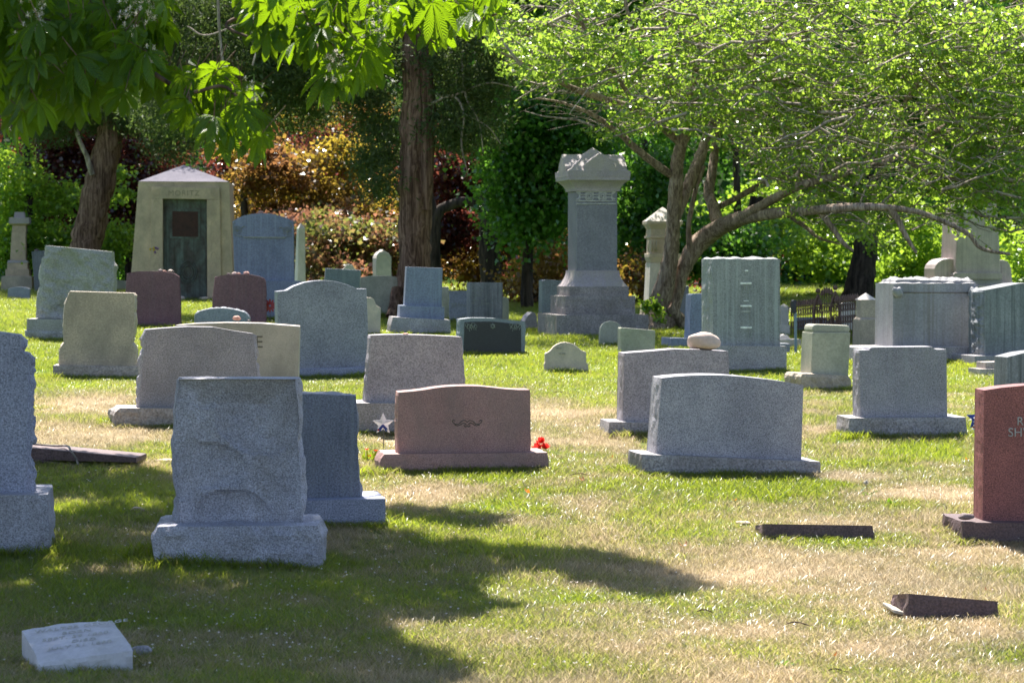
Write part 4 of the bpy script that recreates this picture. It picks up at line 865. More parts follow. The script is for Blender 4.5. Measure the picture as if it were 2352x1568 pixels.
for a, b, den in ((9.5, 15, 620), (15, 21, 460), (21, 30, 260), (30, 42, 120), (42, 62, 50), (62, 85, 14)):
    ar = (b*b-a*a)*.26+(b-a)*2; n = int(ar*den); y = np.sqrt(rng.uniform(a*a, b*b, n)); x = rng.uniform(-1, 1, n)*(y*.25+1.); GX.append(x); GY.append(y)
NB = 0
for m_, xa, xb, ya, yb in BASES:
    if m_.d > 50 or m_.root.name.startswith('grave_marker'): continue
    n = int((xb-xa)*150); lx = rng.uniform(xa-.05, xb+.05, n); ly = ya-.015-.05*rng.random(n)
    n2 = int((yb-ya)*120); lx = np.concatenate([lx, np.full(n2, xa-.02)-.04*rng.random(n2), np.full(n2, xb+.02)+.04*rng.random(n2)]); ly = np.concatenate([ly, rng.uniform(ya, yb, n2), rng.uniform(ya, yb, n2)])
    GX.append(m_.P.x+lx*m_.ca-ly*m_.sa); GY.append(m_.P.y+lx*m_.sa+ly*m_.ca); NB += len(lx)
GX, GY = np.concatenate(GX), np.concatenate(GY); dr = dryness_and_shade(GX, GY); n = len(GX)
size = (.75+.5*rng.random(n))*(1.0+.35*vnoise(GX+3, GY+8, 2.2))*(1-.25*dr)*(1+np.clip((GY-28)/40, 0, 1.2))
edge_ = np.zeros(n); edge_[n-NB:] = 1; patch = vnoise(GX+31, GY, 6.)
size *= 1+edge_*(.1+.75*patch*patch); dr = np.clip(dr-.25*edge_, 0, 1)
S3 = np.stack([size*1.15, size*1.15, size*(.8+.6*vnoise(GX, GY+20, .9))], 1); rot = np.stack([np.zeros(n), np.zeros(n), rng.random(n)*6.28], 1)
scatter('grass', np.stack([GX, GY, G(GX, GY)-.004], 1), dict(dry=('FLOAT', dr), tint=('FLOAT', rng.random(n)*.6+.4*vnoise(GX, GY, .8)), rot=('FLOAT_VECTOR', rot), size=('FLOAT_VECTOR', S3)), tufts)

# ------------------------------------------------------------------ small things
def wpos(m, u, v, y): a, b = m.loc(u, v, y); return Vector((m.P.x+a*m.ca-y*m.sa, m.P.y+a*m.sa+y*m.ca, m.P.z+b))
pebble('rock', 'big smooth pale rock lying on top of the peaked grey gravestone', wpos(mI, 1617, 803.5, .17), .155, M['rockpale'], 'rock', (1., .62, .56))
pebble('pebble', 'pink brown pebble on the sunlit top of the cream gravestone', wpos(mE, 544, 735, .18), .045, M['rockpink'], 'pebble', (1, .8, .62))
pebble('pebble', 'tiny grey pebble right of the pink one on the cream gravestone', wpos(mE, 571, 736, .18), .014, M['rockdark'], 'pebble')
pebble('pebble', 'pink pebble on the top edge of the grey stone behind the pink gravestone', wpos(mG, 932, 768, .2), .026, M['rockpink'], 'pebble', (1, .8, .4))
pebble('pebble', 'reddish stone on the crown of the big blue arched gravestone', wpos(mT, 599, 489.5, .35), .06, M['rockpink'], 'pebble', (1, .8, .5))
pebble('pebble', 'grey pebble on the blue green gravestone at the far left', at(84, 575.5, hit(88, 668).y+.15), .07, M['rockdark'], 'pebble', (1, .8, .45))
for u_, r_, mt, lb in ((369, .05, 'rockdark', 'largest dark pebble, left end of the row on the left maroon stone'), (378, .035, 'rockpink', 'pink pebble in the row on the left maroon stone'), (391, .045, 'rockpale', 'pale pebble in the row on the left maroon stone'), (398, .02, 'rockdark', 'smallest pebble, right end of the row on the left maroon stone')):
    pebble('pebble', lb, wpos(mP, u_, 623.5, .13), r_, M[mt], 'pebble', (1, .8, .5), 'pebbles on the left maroon gravestone')
for u_, r_, mt, lb in ((525, .03, 'rockdark', 'dark pebble, left end of the row on the right maroon stone'), (538, .045, 'rockpale', 'pale pebble in the row on the right maroon stone'), (548, .04, 'rockpink', 'pink pebble in the row on the right maroon stone'), (566, .055, 'rockpink', 'pointed reddish pebble, right end of the row on the right maroon stone')):
    pebble('pebble', lb, wpos(mQ, u_, 630.5, .13), r_, M[mt], 'pebble', (1, .8, .6), 'pebbles on the right maroon gravestone')
pebble('rock', 'dark lumpy rock on the left end of the red gravestone base', wpos(mL, 2219, 1192, .06), .05, M['rockdark'], 'rock', (1.1, .8, .5))
pebble('rock', 'rounded grey rock in the grass beside the white marble marker', hit(328, 1508), .038, M['midgrey'], 'rock', (1.3, 1, .8))
pebble('rock', 'small tan stone in the shaded grass left of the rock faced gravestone', hit(314, 1181), .045, M['sand'], 'rock', (1.2, .8, .6))
pebble('rock', 'flat white stone sliver in the grass left of the rock faced gravestone', hit(384, 1064), .08, M['rockpale'], 'rock', (1.2, .8, .3))
pebble('rock', 'flat white concrete patch at the right end of the pink base', hit(1270, 1076), .06, M['rockpale'], 'rock', (1.4, .8, .2))
pebble('rock', 'white stone scrap behind the left end of the long flat brown marker', hit(1705, 1203), .045, M['rockpale'], 'rock', (1.3, .8, .3))
for u_, v_, r_ in ((388, 690, .09), (411, 692, .12), (470, 691, .1)):
    pebble('rock', {388: 'small pale stone at the left foot of the mausoleum door', 411: 'largest pale stone at the foot of the mausoleum door', 470: 'pale stone at the right foot of the mausoleum door'}[u_], wpos(mS, u_, v_, -.12), r_, M['rockpale'], 'rock', (1.3, .8, .6))
# star on a stake (white back) and flag star
def star_thing(name, label, u, v, d, rpx, mats, yaw=0., back=True, tilt=0.):
    P = at(u, v, d); g = float(G(P.x, d)); root = empty(name, (P.x, d, g), R(yaw)); tag(root, label, 'ornament'); h = P.z-g; r = rpx*d/F
    acc = Acc(); tube(acc, [(0, .012, -.03), (.004, .014, h*.6), (0, .012, h)], .0035, 6); link('stake', acc.mesh('stake'), M['wire'], root)
    pts = []
    for i in range(10):
        a = math.pi/2+i*math.pi/5+tilt; rr = r if i % 2 == 0 else r*.46; pts.append((math.cos(a)*rr, 0, h+math.sin(a)*rr))
    c = (0, -.022, h); V = [c]+pts+[(p[0], .004, p[2]) for p in pts]+[(0, -.018, h)]
    F3 = []
    me = bpy.data.meshes.new('star'); fs = [(0, 1+i, 1+(i+1) % 10) for i in range(10)]+[(21, 11+(i+1) % 10, 11+i) for i in range(10)]+[(1+i, 11+i, 11+(i+1) % 10, 1+(i+1) % 10) for i in range(10)]
    me.from_pydata(V, [], fs); st = link('star', me, mats[0], root)
    return root, st, r, h
mK_d = hit(2100, 1001).y
root, st, r, h = star_thing('star_ornament', 'white five pointed star ornament on a thin wire stake, left of the pink stone', 880, 972, hit(881, 1036).y, 26, [M['white']])
for sx in (-1, 1):
    me = bpy.data.meshes.new('bracket'); me.from_pydata([(0, -.026, h-.0), (sx*.012, -.026, h-.01), (sx*.05, -.02, h-.052), (sx*.028, -.02, h-.066), (0, -.024, h-.03)], [], [(0, 1, 2, 3, 4)] if sx < 0 else [(4, 3, 2, 1, 0)]); link('bracket', me, M['blue'], root)
    me = bpy.data.meshes.new('bracket_end'); me.from_pydata([(sx*.03, -.028, h-.048), (sx*.046, -.027, h-.04), (sx*.052, -.027, h-.055), (sx*.036, -.027, h-.062)], [], [(0, 1, 2, 3)]); link('bracket_end', me, M['redp'] if sx < 0 else M['white'], root)
root, st, r, h = star_thing('star_ornament', 'blue flag star ornament with red stripes, half hidden by the red stone', 2245, 961, 20.6, 27, [M['blue']], tilt=-.05)
for a, b, s in ((-.62, -.02, .13), (-.3, -.2, .13), (-.3, .12, .12), (-.08, .45, .12), (-.02, .1, .12), (0, -.15, .12), (.3, .1, .12), (.3, -.1, .12), (.6, .2, .12)):
    V = [(a*r+math.cos(math.pi/2+i*math.pi/5)*s*r*(1 if i % 2 == 0 else .45), -.026, h+b*r+math.sin(math.pi/2+i*math.pi/5)*s*r*(1 if i % 2 == 0 else .45)) for i in range(10)]
    me = bpy.data.meshes.new('small_star'); me.from_pydata(V, [], [tuple(range(10))]); link('small_star', me, M['white'], root)
for i, mt in enumerate(('redp', 'white', 'redp', 'white')):
    z1 = -.36-i*.14; z2 = z1-.14
    for sx in (-1, 1):
        def xs(z): return (.30+(-.36-z)*.42)*r, (.22 if False else max(0, (-.46-z))*.75)*r
        a1, b1 = xs(z1); a2, b2 = xs(z2)
        me = bpy.data.meshes.new('stripe'); me.from_pydata([(sx*b1, -.026, h+z1*r), (sx*a1, -.026, h+z1*r-.006*sx), (sx*min(a2, .6*r), -.026, h+z2*r-.006*sx), (sx*min(b2, .58*r), -.026, h+z2*r)], [], [(0, 1, 2, 3)]); link('stripe', me, M[mt], root)
# flowers
def petal(acc, c, d, ln, wd, up=.3, n=4):
    d = Vector(d).normalized(); s = d.cross(Vector((.1, .2, 1))).normalized(); nn = s.cross(d); V = []
    for i in range(n+1):
        t = i/n; w_ = wd*math.sin(math.pi*(.12+.8*t)); p = Vector(c)+d*ln*t+nn*up*ln*(t*t-.3*t)
        V += [tuple(p-s*w_/2), tuple(p+nn*wd*.08), tuple(p+s*w_/2)]
    acc.add(V, [(3*i+j, 3*i+j+1, 3*i+j+4, 3*i+j+3) for i in range(n) for j in range(2)])
P = hit(1240, 1050); P = at(1242, 1036, P.y+.35); root = empty('silk_flower', P); tag(root, 'bright red silk flower lying behind the right end of the pink base', 'flower')
acc = Acc(); r_ = random.Random(3)
for hx in (-.035, .035, 0):
    for q in range(8):
        a = q*.785+hx*20; el = r_.uniform(.1, 1.2); petal(acc, (hx, 0, .045+abs(hx)*-.6+(.03 if hx == 0 else 0)), (math.cos(a)*math.cos(el), math.sin(a)*math.cos(el), math.sin(el)), .055, .05, .5)
link('petals', acc.mesh('petals'), M['petalred'], root); acc = Acc(); tube(acc, [(0, 0, -.2), (0, 0, .03)], .006, 6); link('stem', acc.mesh('stem'), M['gstem'], root)
P = wpos(mQ, 620, 701, .15); g = float(G(P.x, P.y)); root = empty('pinwheel', (P.x, P.y, g)); tag(root, 'red daisy shaped pinwheel beside the right maroon gravestone', 'ornament'); h = P.z-g
acc = Acc(); tube(acc, [(0, .02, -.03), (0, .02, h)], .006, 5); link('stick', acc.mesh('stick'), M['wire'], root); acc = Acc()
for q in range(12):
    a = q*math.pi/6; ca_, sa_ = math.cos(a), math.sin(a); V = []
    for t in (0.02, .05, .09, .125): w_ = .006+.014*math.sin(t*22); V += [(ca_*t-sa_*w_, 0, h+sa_*t+ca_*w_), (ca_*t+sa_*w_, -.004, h+sa_*t-ca_*w_)]
    acc.add(V, [(0, 1, 3, 2), (2, 3, 5, 4), (4, 5, 7, 6)])
link('petals', acc.mesh('petals'), M['redp'], root)
P = hit(848, 1067); root = empty('flower_plant', P); tag(root, 'small yellow green plant with red blooms at the left end of the pink base', 'plant'); acc = Acc(); ac2 = Acc(); r_ = random.Random(4)
for q in range(46):
    x, y = r_.uniform(-.055, .055), r_.uniform(-.04, .04); petal(acc, (x, y, r_.uniform(0, .07)), (r_.uniform(-.5, .5), r_.uniform(-.5, .5), 1), r_.uniform(.03, .07), .02, .2)
tube(acc, [(-.015, 0, 0), (-.018, 0, .12)], .006, 5); tube(acc, [(.045, 0, 0), (.05, 0, .11)], .005, 5)
for cx, cz in ((-.02, .125), (.055, .115), (.0, .07)):
    for q in range(7): petal(ac2, (cx, 0, cz), (math.cos(q*.9), math.sin(q*.9), .4), .022, .014)
link('leaves', acc.mesh('leaves'), M['lime'], root); link('blooms', ac2.mesh('blooms'), M['petalred'], root)
P = wpos(mS, 374, 572, .0); root = empty('flower_sprig', P); tag(root, 'sprig of yellow and violet flowers stuck in the mausoleum door edge', 'flower')
k_ = mS.d/F; acc = Acc(); tube(acc, [(.0, .05, -.1), (-8*k_, -.05, 0), (-26*k_, -.08, 2*k_)], .006, 5); link('stem', acc.mesh('stem'), M['gstem'], root)
for nm, cl, pts in (('yellow_blooms', 'petalyel', ((-28, 0), (-20, -2), (-20, 3))), ('violet_blooms', 'petalvio', ((-11, 1), (-15, 3), (-17, -7)))):
    acc = Acc()
    for a, b in pts:
        for q in range(8): petal(acc, (a*k_, -.08, b*k_), (math.cos(q*.8), -.3, math.sin(q*.8)), .035, .025)
    link(nm, acc.mesh(nm), M[cl], root)
# dandelions
def dandelion(u, v, kind, hpx, label, lean=0.):
    P = hit(u, v); k_ = P.y/F; h = hpx*k_; root = empty('dandelion', P); tag(root, label, 'flower', 'dandelions in the lawn')
    acc = Acc(); tube(acc, spline([(0, 0, 0), (lean*h*.4, 0, h*.6), (lean*h, 0, h)], 3), .0035, 5); link('stalk', acc.mesh('stalk'), M['stem' if kind else 'gstem'], root)
    if kind == 1:
        acc = Acc()
        for q in range(60):
            d = Vector((random.gauss(0, 1), random.gauss(0, 1), random.gauss(0, 1))).normalized(); bar(acc, Vector((lean*h, 0, h))+d*.004, Vector((lean*h, 0, h))+d*.022, .0025)
        link('seed_head', acc.mesh('seed_head'), M['fluff'], root)
    elif kind == 0:
        acc = Acc()
        for q in range(16): petal(acc, (lean*h, 0, h), (math.cos(q*.4), math.sin(q*.4), .35+.3*(q % 2)), .022, .009)
        link('bloom', acc.mesh('bloom'), M['petalyel'], root)
DL = [(1089, 813, 0, 8, 'yellow dandelion by the left part of the dark framed stone'), (1066, 813, 2, 32, 'bare dandelion stalk at the left foot of the dark framed stone'), (1163, 815, 1, 26, 'white seed head before the right part of the dark framed stone'), (1167, 815, 2, 36, 'tallest bare stalk before the dark framed stone'),
      (1172, 813, 0, 8, 'yellow dandelion just left of the crossing red stalk'), (1178, 813, 0, 12, 'upper yellow dandelion at the right end of the dark framed stone'), (1187, 815, 1, 16, 'low white seed head at the right corner of the dark framed stone'), (1160, 814, 0, 6, 'yellow dandelion below the seed head of the dark framed stone'),
      (1684, 852, 1, 11, 'seed head at the left foot of the tall green grey stone'), (1692, 851, 1, 18, 'second seed head from the left before the tall green grey stone'), (1712, 852, 1, 10, 'shortest seed head before the tall green grey stone'), (1729, 852, 1, 17, 'middle seed head before the tall green grey stone'), (1744, 853, 1, 26, 'tallest seed head before the tall green grey stone'), (1781, 853, 1, 11, 'seed head at the right end of the tall green grey base'), (1765, 853, 2, 12, 'bare brown stalk before the tall green grey base'),
      (1276, 862, 0, 5, 'yellow dandelion below the left side of the small cream tablet'), (1311, 865, 0, 5, 'yellow dandelion below the middle of the small cream tablet'), (1255, 835, 0, 5, 'yellow dandelion left of the small cream tablet'), (1221, 842, 0, 5, 'yellow dandelion in the lawn between the framed stone and the cream tablet'), (1290, 873, 0, 5, 'lowest yellow dandelion in front of the cream tablet'),
      (2131, 942, 0, 4, 'yellow dandelion behind the notched shoulder stone'), (1992, 1125, 1, 18, 'white seed head above the weed clump right of the speckled stone')]
for u, v, k_, hp, lb in DL: dandelion(u, v, k_, hp, lb, random.uniform(-.15, .25))
# weeds
def weed(u, v, s, label, n=22):
    P = hit(u, v); root = empty('weed', P); tag(root, label, 'weed', 'weed clumps in the lawn'); acc = Acc()
    for q in range(n):
        a = random.random()*6.28; el = random.uniform(.2, 1.2); petal(acc, (random.uniform(-1, 1)*s*.5, random.uniform(-1, 1)*s*.4, 0), (math.cos(a), math.sin(a), math.tan(el)*.6), s*random.uniform(.5, 1), s*.2, -.4, 5)
    link('leaves', acc.mesh('leaves'), M['weed'], root)
for u, v, s, lb in ((1990, 1140, .12, 'dark leafy weed clump right of the speckled grey stone'), (2035, 1160, .1, 'leafy weed at the edge of the dry strip'), (1150, 838, .12, 'weed patch right of the grey stone behind the pink one'), (1185, 832, .1, 'weed patch below the dark framed stone'),
                    (2250, 1330, .05, 'small weed near the lower right edge'), (2060, 1440, .07, 'weed clump below the tilted brown marker'), (1810, 1530, .07, 'weed clump at the bottom edge right of centre'), (1650, 1140, .05, 'small weed under the speckled grey stone'), (1105, 1395, .07, 'dark weed in the shaded grass left of centre'), (905, 1270, .05, 'small weed in the shade near the dark streaked base')): weed(u, v, s, lb)
pc = hit(1506, 716)
# debris
acc = Acc(); sd = mM1
q = [wpos(sd, *p) for p in ((70, 1016, .3), (100, 1021, .28), (140, 1022, .26), (155, 1023, .1), (163, 1034, -.02), (172, 1048, -.06), (180, 1066, -.1))]
q = spline([tuple(x) for x in q], 4); tube(acc, q, [.009]*len(q), 6, .3); me = acc.mesh('branch'); o = link('fallen_branch', me, barkmat('grey twig bark', (.25, .22, .2), (.5, .46, .42), bd=.003)); tag(o, 'crooked grey fallen branch draped over the long low brown marker', 'branch')
tw = barkmat('dark twig bark', (.08, .05, .035), (.16, .11, .08), bd=.003)
for u, v, ln, an, lb in ((1340, 1098, .22, .3, 'short twig with a dry leaf below the gap right of the pink stone'), (1625, 1415, .12, 0, 'thin dark twig in the grass near the lower centre right'), (2170, 1372, .0, 0, ''), (1650, 1437, .0, 0, ''), (1840, 1445, .16, -.05, 'thin straight twig in the dry grass left of the tilted marker'), (1720, 1160, .0, 0, ''), (1925, 1555, .14, .5, 'curved twig at the bottom edge right of centre'), (640, 1290, 0, 0, ''), (1290, 907, .18, .1, 'twig in the dry grass between the pink and peaked stones')):
    if not lb: continue
    P = hit(u, v); acc = Acc(); q = [(P.x+ln*(t-.5)*math.cos(an), P.y+ln*(t-.5)*math.sin(an), float(G(P.x, P.y))+.03+.012*math.sin(t*5)) for t in np.linspace(0, 1, 6)]; tube(acc, q, .004, 5); o = link('twig', acc.mesh('twig'), tw); tag(o, lb, 'twig')
for u, v, s, mt, lb in ((1340, 1113, .045, 'deadleaf', 'dry brown leaf on the twig below the pink stone gap'), (1404, 1058, .035, 'deadleaf', 'curled orange brown leaf right of the red silk flower'), (1572, 1266, .045, 'deadleaf', 'dark brown leaf in the dry grass at lower centre right'), (2222, 1063, .03, 'orangeleaf', 'bright orange scrap left of the red gravestone'),
        (1687, 1157, .025, 'orangeleaf', 'orange scrap in the grass below the speckled stone'), (1215, 1140, .05, 'orangeleaf', 'long orange leaf in the grass below the pink stone'), (475, 1082, .03, 'deadleaf', 'red brown leaf in the shaded grass left of the rock faced stone'), (2268, 1368, .03, 'deadleaf', 'pale curled leaf right of the tilted marker'), (1915, 1520, .03, 'deadleaf', 'brown leaf near the curved twig at the bottom')):
    P = hit(u, v); root = Acc(); 
    for q in range(2): petal(root, (0, 0, .03), (math.cos(q*2.2+u), math.sin(q*2.2+u), .25), s*1.1, s*.5, .6)
    o = link('fallen_leaf', root.mesh('fallen_leaf'), M[mt]); o.location = P; tag(o, lb, 'leaf')
# fallen blossom petals: innumerable tiny flecks
acc = Acc(); r_ = random.Random(11)
for q in range(900):
    u = r_.triangular(-50, 1900, 500); v = r_.uniform(1080, 1560)
    if r_.random() < .25: u = r_.uniform(0, 2352)
    P = hit2 = None; y = 0
    rr = ray(u, v); ys = np.linspace(10.5, 22, 240); below = np.nonzero(EYE+rr.z/rr.y*ys < G(rr.x/rr.y*ys, ys))[0]
    if not len(below): continue
    y = ys[below[0]]; x = rr.x/rr.y*y; z = float(G(x, y))+r_.uniform(.03, .05)
    for j in range(3): petal(acc, (x, y, z), (math.cos(j*2+q), math.sin(j*2+q), r_.uniform(0, .9)), .011, .008, .3, 2)
o = link('fallen_blossoms', acc.mesh('fallen_blossoms'), M['petalpale']); tag(o, kind='stuff')

# ------------------------------------------------------------------ trees
BARK = dict(cedar=barkmat('red brown cedar bark', (.12, .07, .05), (.27, .175, .13), (16, 16, .9), 1, .5, .04), elm=barkmat('grey furrowed elm bark', (.22, .165, .13), (.42, .34, .28), (17, 17, 3.2), 1, 1.2, .03),
            dark=barkmat('dark wet bark', (.035, .028, .025), (.075, .06, .05), (9, 9, 1.5), 1, .5, .05), twig=barkmat('pale grey twigs', (.26, .215, .18), (.45, .39, .34), bd=.004))
LM = dict(
 elm=leafmat('fresh elm leaves', [(.045, .11, .02), (.075, .145, .025), (.12, .19, .035)], (.46, .66, .07), .5, .28, .7),
 cedar=leafmat('juniper foliage', [(.035, .055, .02), (.06, .085, .035), (.09, .11, .045)], (.16, .24, .05), .35, .6, .2),
 green=leafmat('green maple leaves', [(.02, .085, .012), (.035, .12, .02), (.06, .15, .025)], (.19, .42, .04), .45, .3, .5),
 lime=leafmat('yellow green maple leaves', [(.05, .12, .012), (.09, .2, .02), (.14, .26, .03)], (.42, .62, .05), .5, .3, .5),
 plum=leafmat('plum maple leaves', [(.022, .012, .014), (.045, .018, .02), (.07, .03, .025)], (.34, .09, .06), .35, .22, .8),
 gold=leafmat('golden maple leaves', [(.05, .045, .012), (.09, .07, .015), (.12, .07, .02)], (.56, .42, .05), .45, .25, .6, (.35, (.08, .04, .02), (.40, .19, .07))),
 rose=leafmat('rose orange maple leaves', [(.09, .035, .03), (.15, .06, .045), (.08, .06, .02)], (.46, .21, .12), .42, .3, .5, (.8, (.05, .07, .02), (.3, .36, .07))),
 wood=leafmat('dark distant leaves', [(.012, .04, .01), (.02, .06, .013), (.03, .08, .015)], (.06, .18, .02), .35, .5, .3),
 chest=leafmat('chestnut leaves', [(.015, .05, .006), (.022, .065, .007), (.035, .085, .01)], (.33, .54, .01), .43, .4, .35))
def leaves(P, L_, W_, hang=.0, flat=.0, fold=True):
    """P (n,3) centres, arrays of length/width -> folded rhombic leaves (2 quads each)"""
    n = len(P); d = rng.normal(size=(n, 3)); d[:, 2] = d[:, 2]*(1-flat)-hang; d /= np.linalg.norm(d, axis=1)[:, None]
    e = rng.normal(size=(n, 3)); s = np.cross(d, e); s /= np.linalg.norm(s, axis=1)[:, None]; nn = np.cross(s, d)
    L_ = L_[:, None]; W_ = W_[:, None]
    a = P-d*L_/2; b = P+d*L_/2+nn*L_*-.12; c1 = P-d*L_*.05+s*W_/2+nn*W_*.22; c2 = P-d*L_*.05-s*W_/2+nn*W_*.22; mid = P
    V = np.stack([a, c1, b, c2], 1).reshape(-1, 3); i = np.arange(n)*4
    return V, np.stack([i, i+1, i+2, i+3], 1)
def blob_leaves(c, rad, n, clump, ls, hang=0., flat=0., shell=.5, asp=.8, tier=1.):
    nc = max(4, int(n/70)); d = rng.normal(size=(nc, 3)); d /= np.linalg.norm(d, axis=1)[:, None]; r = (rng.random(nc)**(1/3))*(1-shell)+shell*(.75+.3*rng.random(nc))
    cc = np.array(c)+d*r[:, None]*np.array(rad); idx = rng.integers(0, nc, n); cr = clump*(.5+rng.random(nc))
    o = rng.normal(size=(n, 3))*.5; o[:, 2] *= tier; P = cc[idx]+o*cr[idx][:, None]; l = ls*(.65+.7*rng.random(n))
    return leaves(P, l, l*asp, hang, flat)
def crown(parent, name, blobs, d, mat, ls, clump, hang=0., flat=0., asp=.8, tier=.6, dr=None, shell=.5):
    Vs, Fs, k0 = [], [], 0
    for (u, v, ru, rv, n, *rest) in blobs:
        dd = d+(rest[0] if rest else 0); c = at(u, v, dd); k_ = dd/F; rx, rz = ru*k_, rv*k_
        V, Fc = blob_leaves((c.x, c.y, c.z), (rx, dr or max(rx*.7, 1.5), rz), n, clump, ls, hang, flat, shell, asp, tier)
        Vs.append(V); Fs.append(Fc+k0); k0 += len(V)
    V = np.vstack(Vs)-np.array(parent.location); return link(name, npmesh(name, V, np.vstack(Fs)), mat, parent)
def limbs(parent, name, polys, d, mat, jit=.12, n=10, m=6):
    """polys: lists of (u, v, radius px, depth offset)"""
    acc = Acc(); ends = []
    for P in polys:
        Q = np.array([[*(at(p[0], p[1], d+(p[3] if len(p) > 3 else 0))-Vector(parent.location)), p[2]*d/F] for p in P]); Q = spline(Q, m)
        tube(acc, Q[:, :3], np.maximum(Q[:, 3], .003), n, jit)
    return link(name, acc.mesh(name, True), mat, parent)
def tree(name, label, u, v, cat='tree', group=None):
    P = hit(u, v); return tag(empty(name, P), label, cat, group), P.y

# --- the spreading elm at right
t, d = tree('elm_tree', 'large spreading tree with twin leaning trunks and bright new leaves, filling the upper right', 1512, 757)
E = d
stems = [[(1500, 775, 32, 0), (1502, 745, 25, 0), (1512, 700, 25, 0), (1531, 640, 22, -.1), (1540, 590, 18, -.2), (1545, 540, 16, -.3), (1548, 480, 15.5, -.4), (1553, 420, 16, -.5), (1556, 370, 15, -.6), (1566, 330, 13, -.8), (1584, 280, 11, -1), (1592, 220, 9, -1.4), (1600, 150, 8, -1.8), (1618, 60, 6, -2), (1630, -60, 5, -2)],
 [(1551, 500, 13, -.35), (1570, 450, 14, -.2), (1592, 400, 14, 0), (1612, 350, 13, .2), (1630, 300, 11, .4), (1652, 240, 9, .8), (1668, 160, 8, 1), (1660, 60, 6, 1.5), (1675, -50, 5, 1.5)],
 [(1518, 772, 26, .1), (1532, 740, 19, .1), (1551, 700, 13, .1), (1562, 650, 14, .1), (1577, 602, 19, 0), (1608, 556, 21, 0), (1658, 519, 20, -.4), (1720, 497, 15.5, -1.4), (1800, 487, 12, -3), (1880, 481, 10, -4.2), (1960, 475, 8.5, -4.8), (2040, 476, 7, -5), (2115, 488, 5.5, -5), (2190, 518, 5, -5), (2228, 540, 4.5, -5), (2255, 570, 4, -5), (2320, 583, 3, -5)],
 [(1652, 530, 15, 0), (1640, 480, 14, .2), (1628, 440, 13, .4), (1636, 395, 11, .6), (1642, 350, 10, .8), (1655, 270, 8, 1.2), (1690, 160, 7, 2), (1705, 50, 6, 2.4), (1720, -60, 5, 2.4)],
 [(1586, 590, 7, -.1), (1582, 520, 6, -.1), (1590, 470, 5.5, 0), (1600, 430, 5, 0), (1618, 380, 4, 0)], [(1588, 560, 6, 0), (1610, 545, 6, 0), (1650, 510, 5, 0)],
 [(1548, 405, 9, -.5), (1500, 372, 9, -.8), (1455, 335, 8, -1), (1415, 300, 6, -1.2), (1360, 262, 5, -1.5), (1290, 235, 3, -1.5), (1230, 225, 2, -1.6)],
 [(1566, 330, 9, -.8), (1520, 290, 9, -1), (1470, 255, 8, -1.2), (1405, 232, 8, -1.4), (1330, 208, 7, -1.6), (1275, 182, 5, -2), (1215, 150, 4, -2), (1150, 120, 2.5, -2)],
 [(1640, 480, 7, .3), (1690, 455, 7, .5), (1760, 420, 8, .8), (1850, 400, 8, 1.2), (1950, 385, 7, 1.5), (2080, 330, 6, 2), (2200, 290, 4, 2), (2340, 270, 3, 2)],
 [(1700, 500, 12, -1.2), (1770, 460, 10, -2.5), (1840, 425, 9, -3.5), (1950, 395, 7, -3), (2060, 360, 6, -3), (2150, 300, 6, .5), (2260, 240, 5, 1), (2380, 200, 4, 1)],
 [(1880, 481, 8, -4.2), (1910, 520, 6, -4.2), (1935, 555, 5, -4.2), (1960, 575, 3, -4.3)], [(2040, 472, 7, -5), (2060, 500, 7, -5), (2080, 540, 5, -5), (2105, 580, 3, -5)], [(1800, 487, 5, -.5), (1850, 520, 5, -.8), (1880, 545, 3.5, -1), (1930, 560, 2, -1)],
 [(2010, 370, 7, .4), (2060, 270, 7, .4), (2130, 160, 6.5, .6), (2190, 70, 6, 1), (2250, -40, 5, 1)], [(1652, 240, 6, .8), (1740, 190, 6, 1), (1850, 150, 5, 1), (1980, 120, 4, 1), (2120, 100, 3, 1)], [(1584, 280, 6, -1), (1530, 190, 6, -2), (1470, 110, 5, -2.5), (1440, 20, 4, -3), (1430, -60, 3, -3)],
 [(1700, 110, 6, 2), (1800, 60, 5, 2), (1900, 40, 4, 2), (2050, -20, 3, 2)], [(1470, 255, 5, -1.2), (1400, 150, 5, -2), (1340, 60, 4, -2.5), (1300, -30, 3, -3)], [(1530, 190, 5, -2), (1560, 90, 4, -2.4), (1540, 0, 3, -2.6)],
 [(2090, 250, 3, 0), (2190, 230, 3, 0), (2352, 150, 3, 0)], [(2050, 355, 5, -1), (2150, 400, 5, -1.4), (2260, 420, 4, -1.6), (2380, 410, 3, -1.6)]]
limbs(t, 'trunk', stems, d, BARK['elm'], .22, 12)
acc = Acc()
for pp in ([(1500, 700, 20, 0), (1484, 735, 13, -.2), (1476, 765, 8, -.5)], [(1535, 700, 18, 0), (1565, 738, 13, .1), (1590, 762, 8, .2)], [(1512, 720, 22, -.3), (1510, 750, 18, -.6), (1500, 775, 14, -1)]):
    Q = spline(np.array([[*(at(p[0], p[1], d+p[3])-Vector(t.location)), p[2]*d/F] for p in pp]), 5); tube(acc, Q[:, :3], Q[:, 3], 9, .3)
link('root', acc.mesh('root', True), BARK['elm'], t)
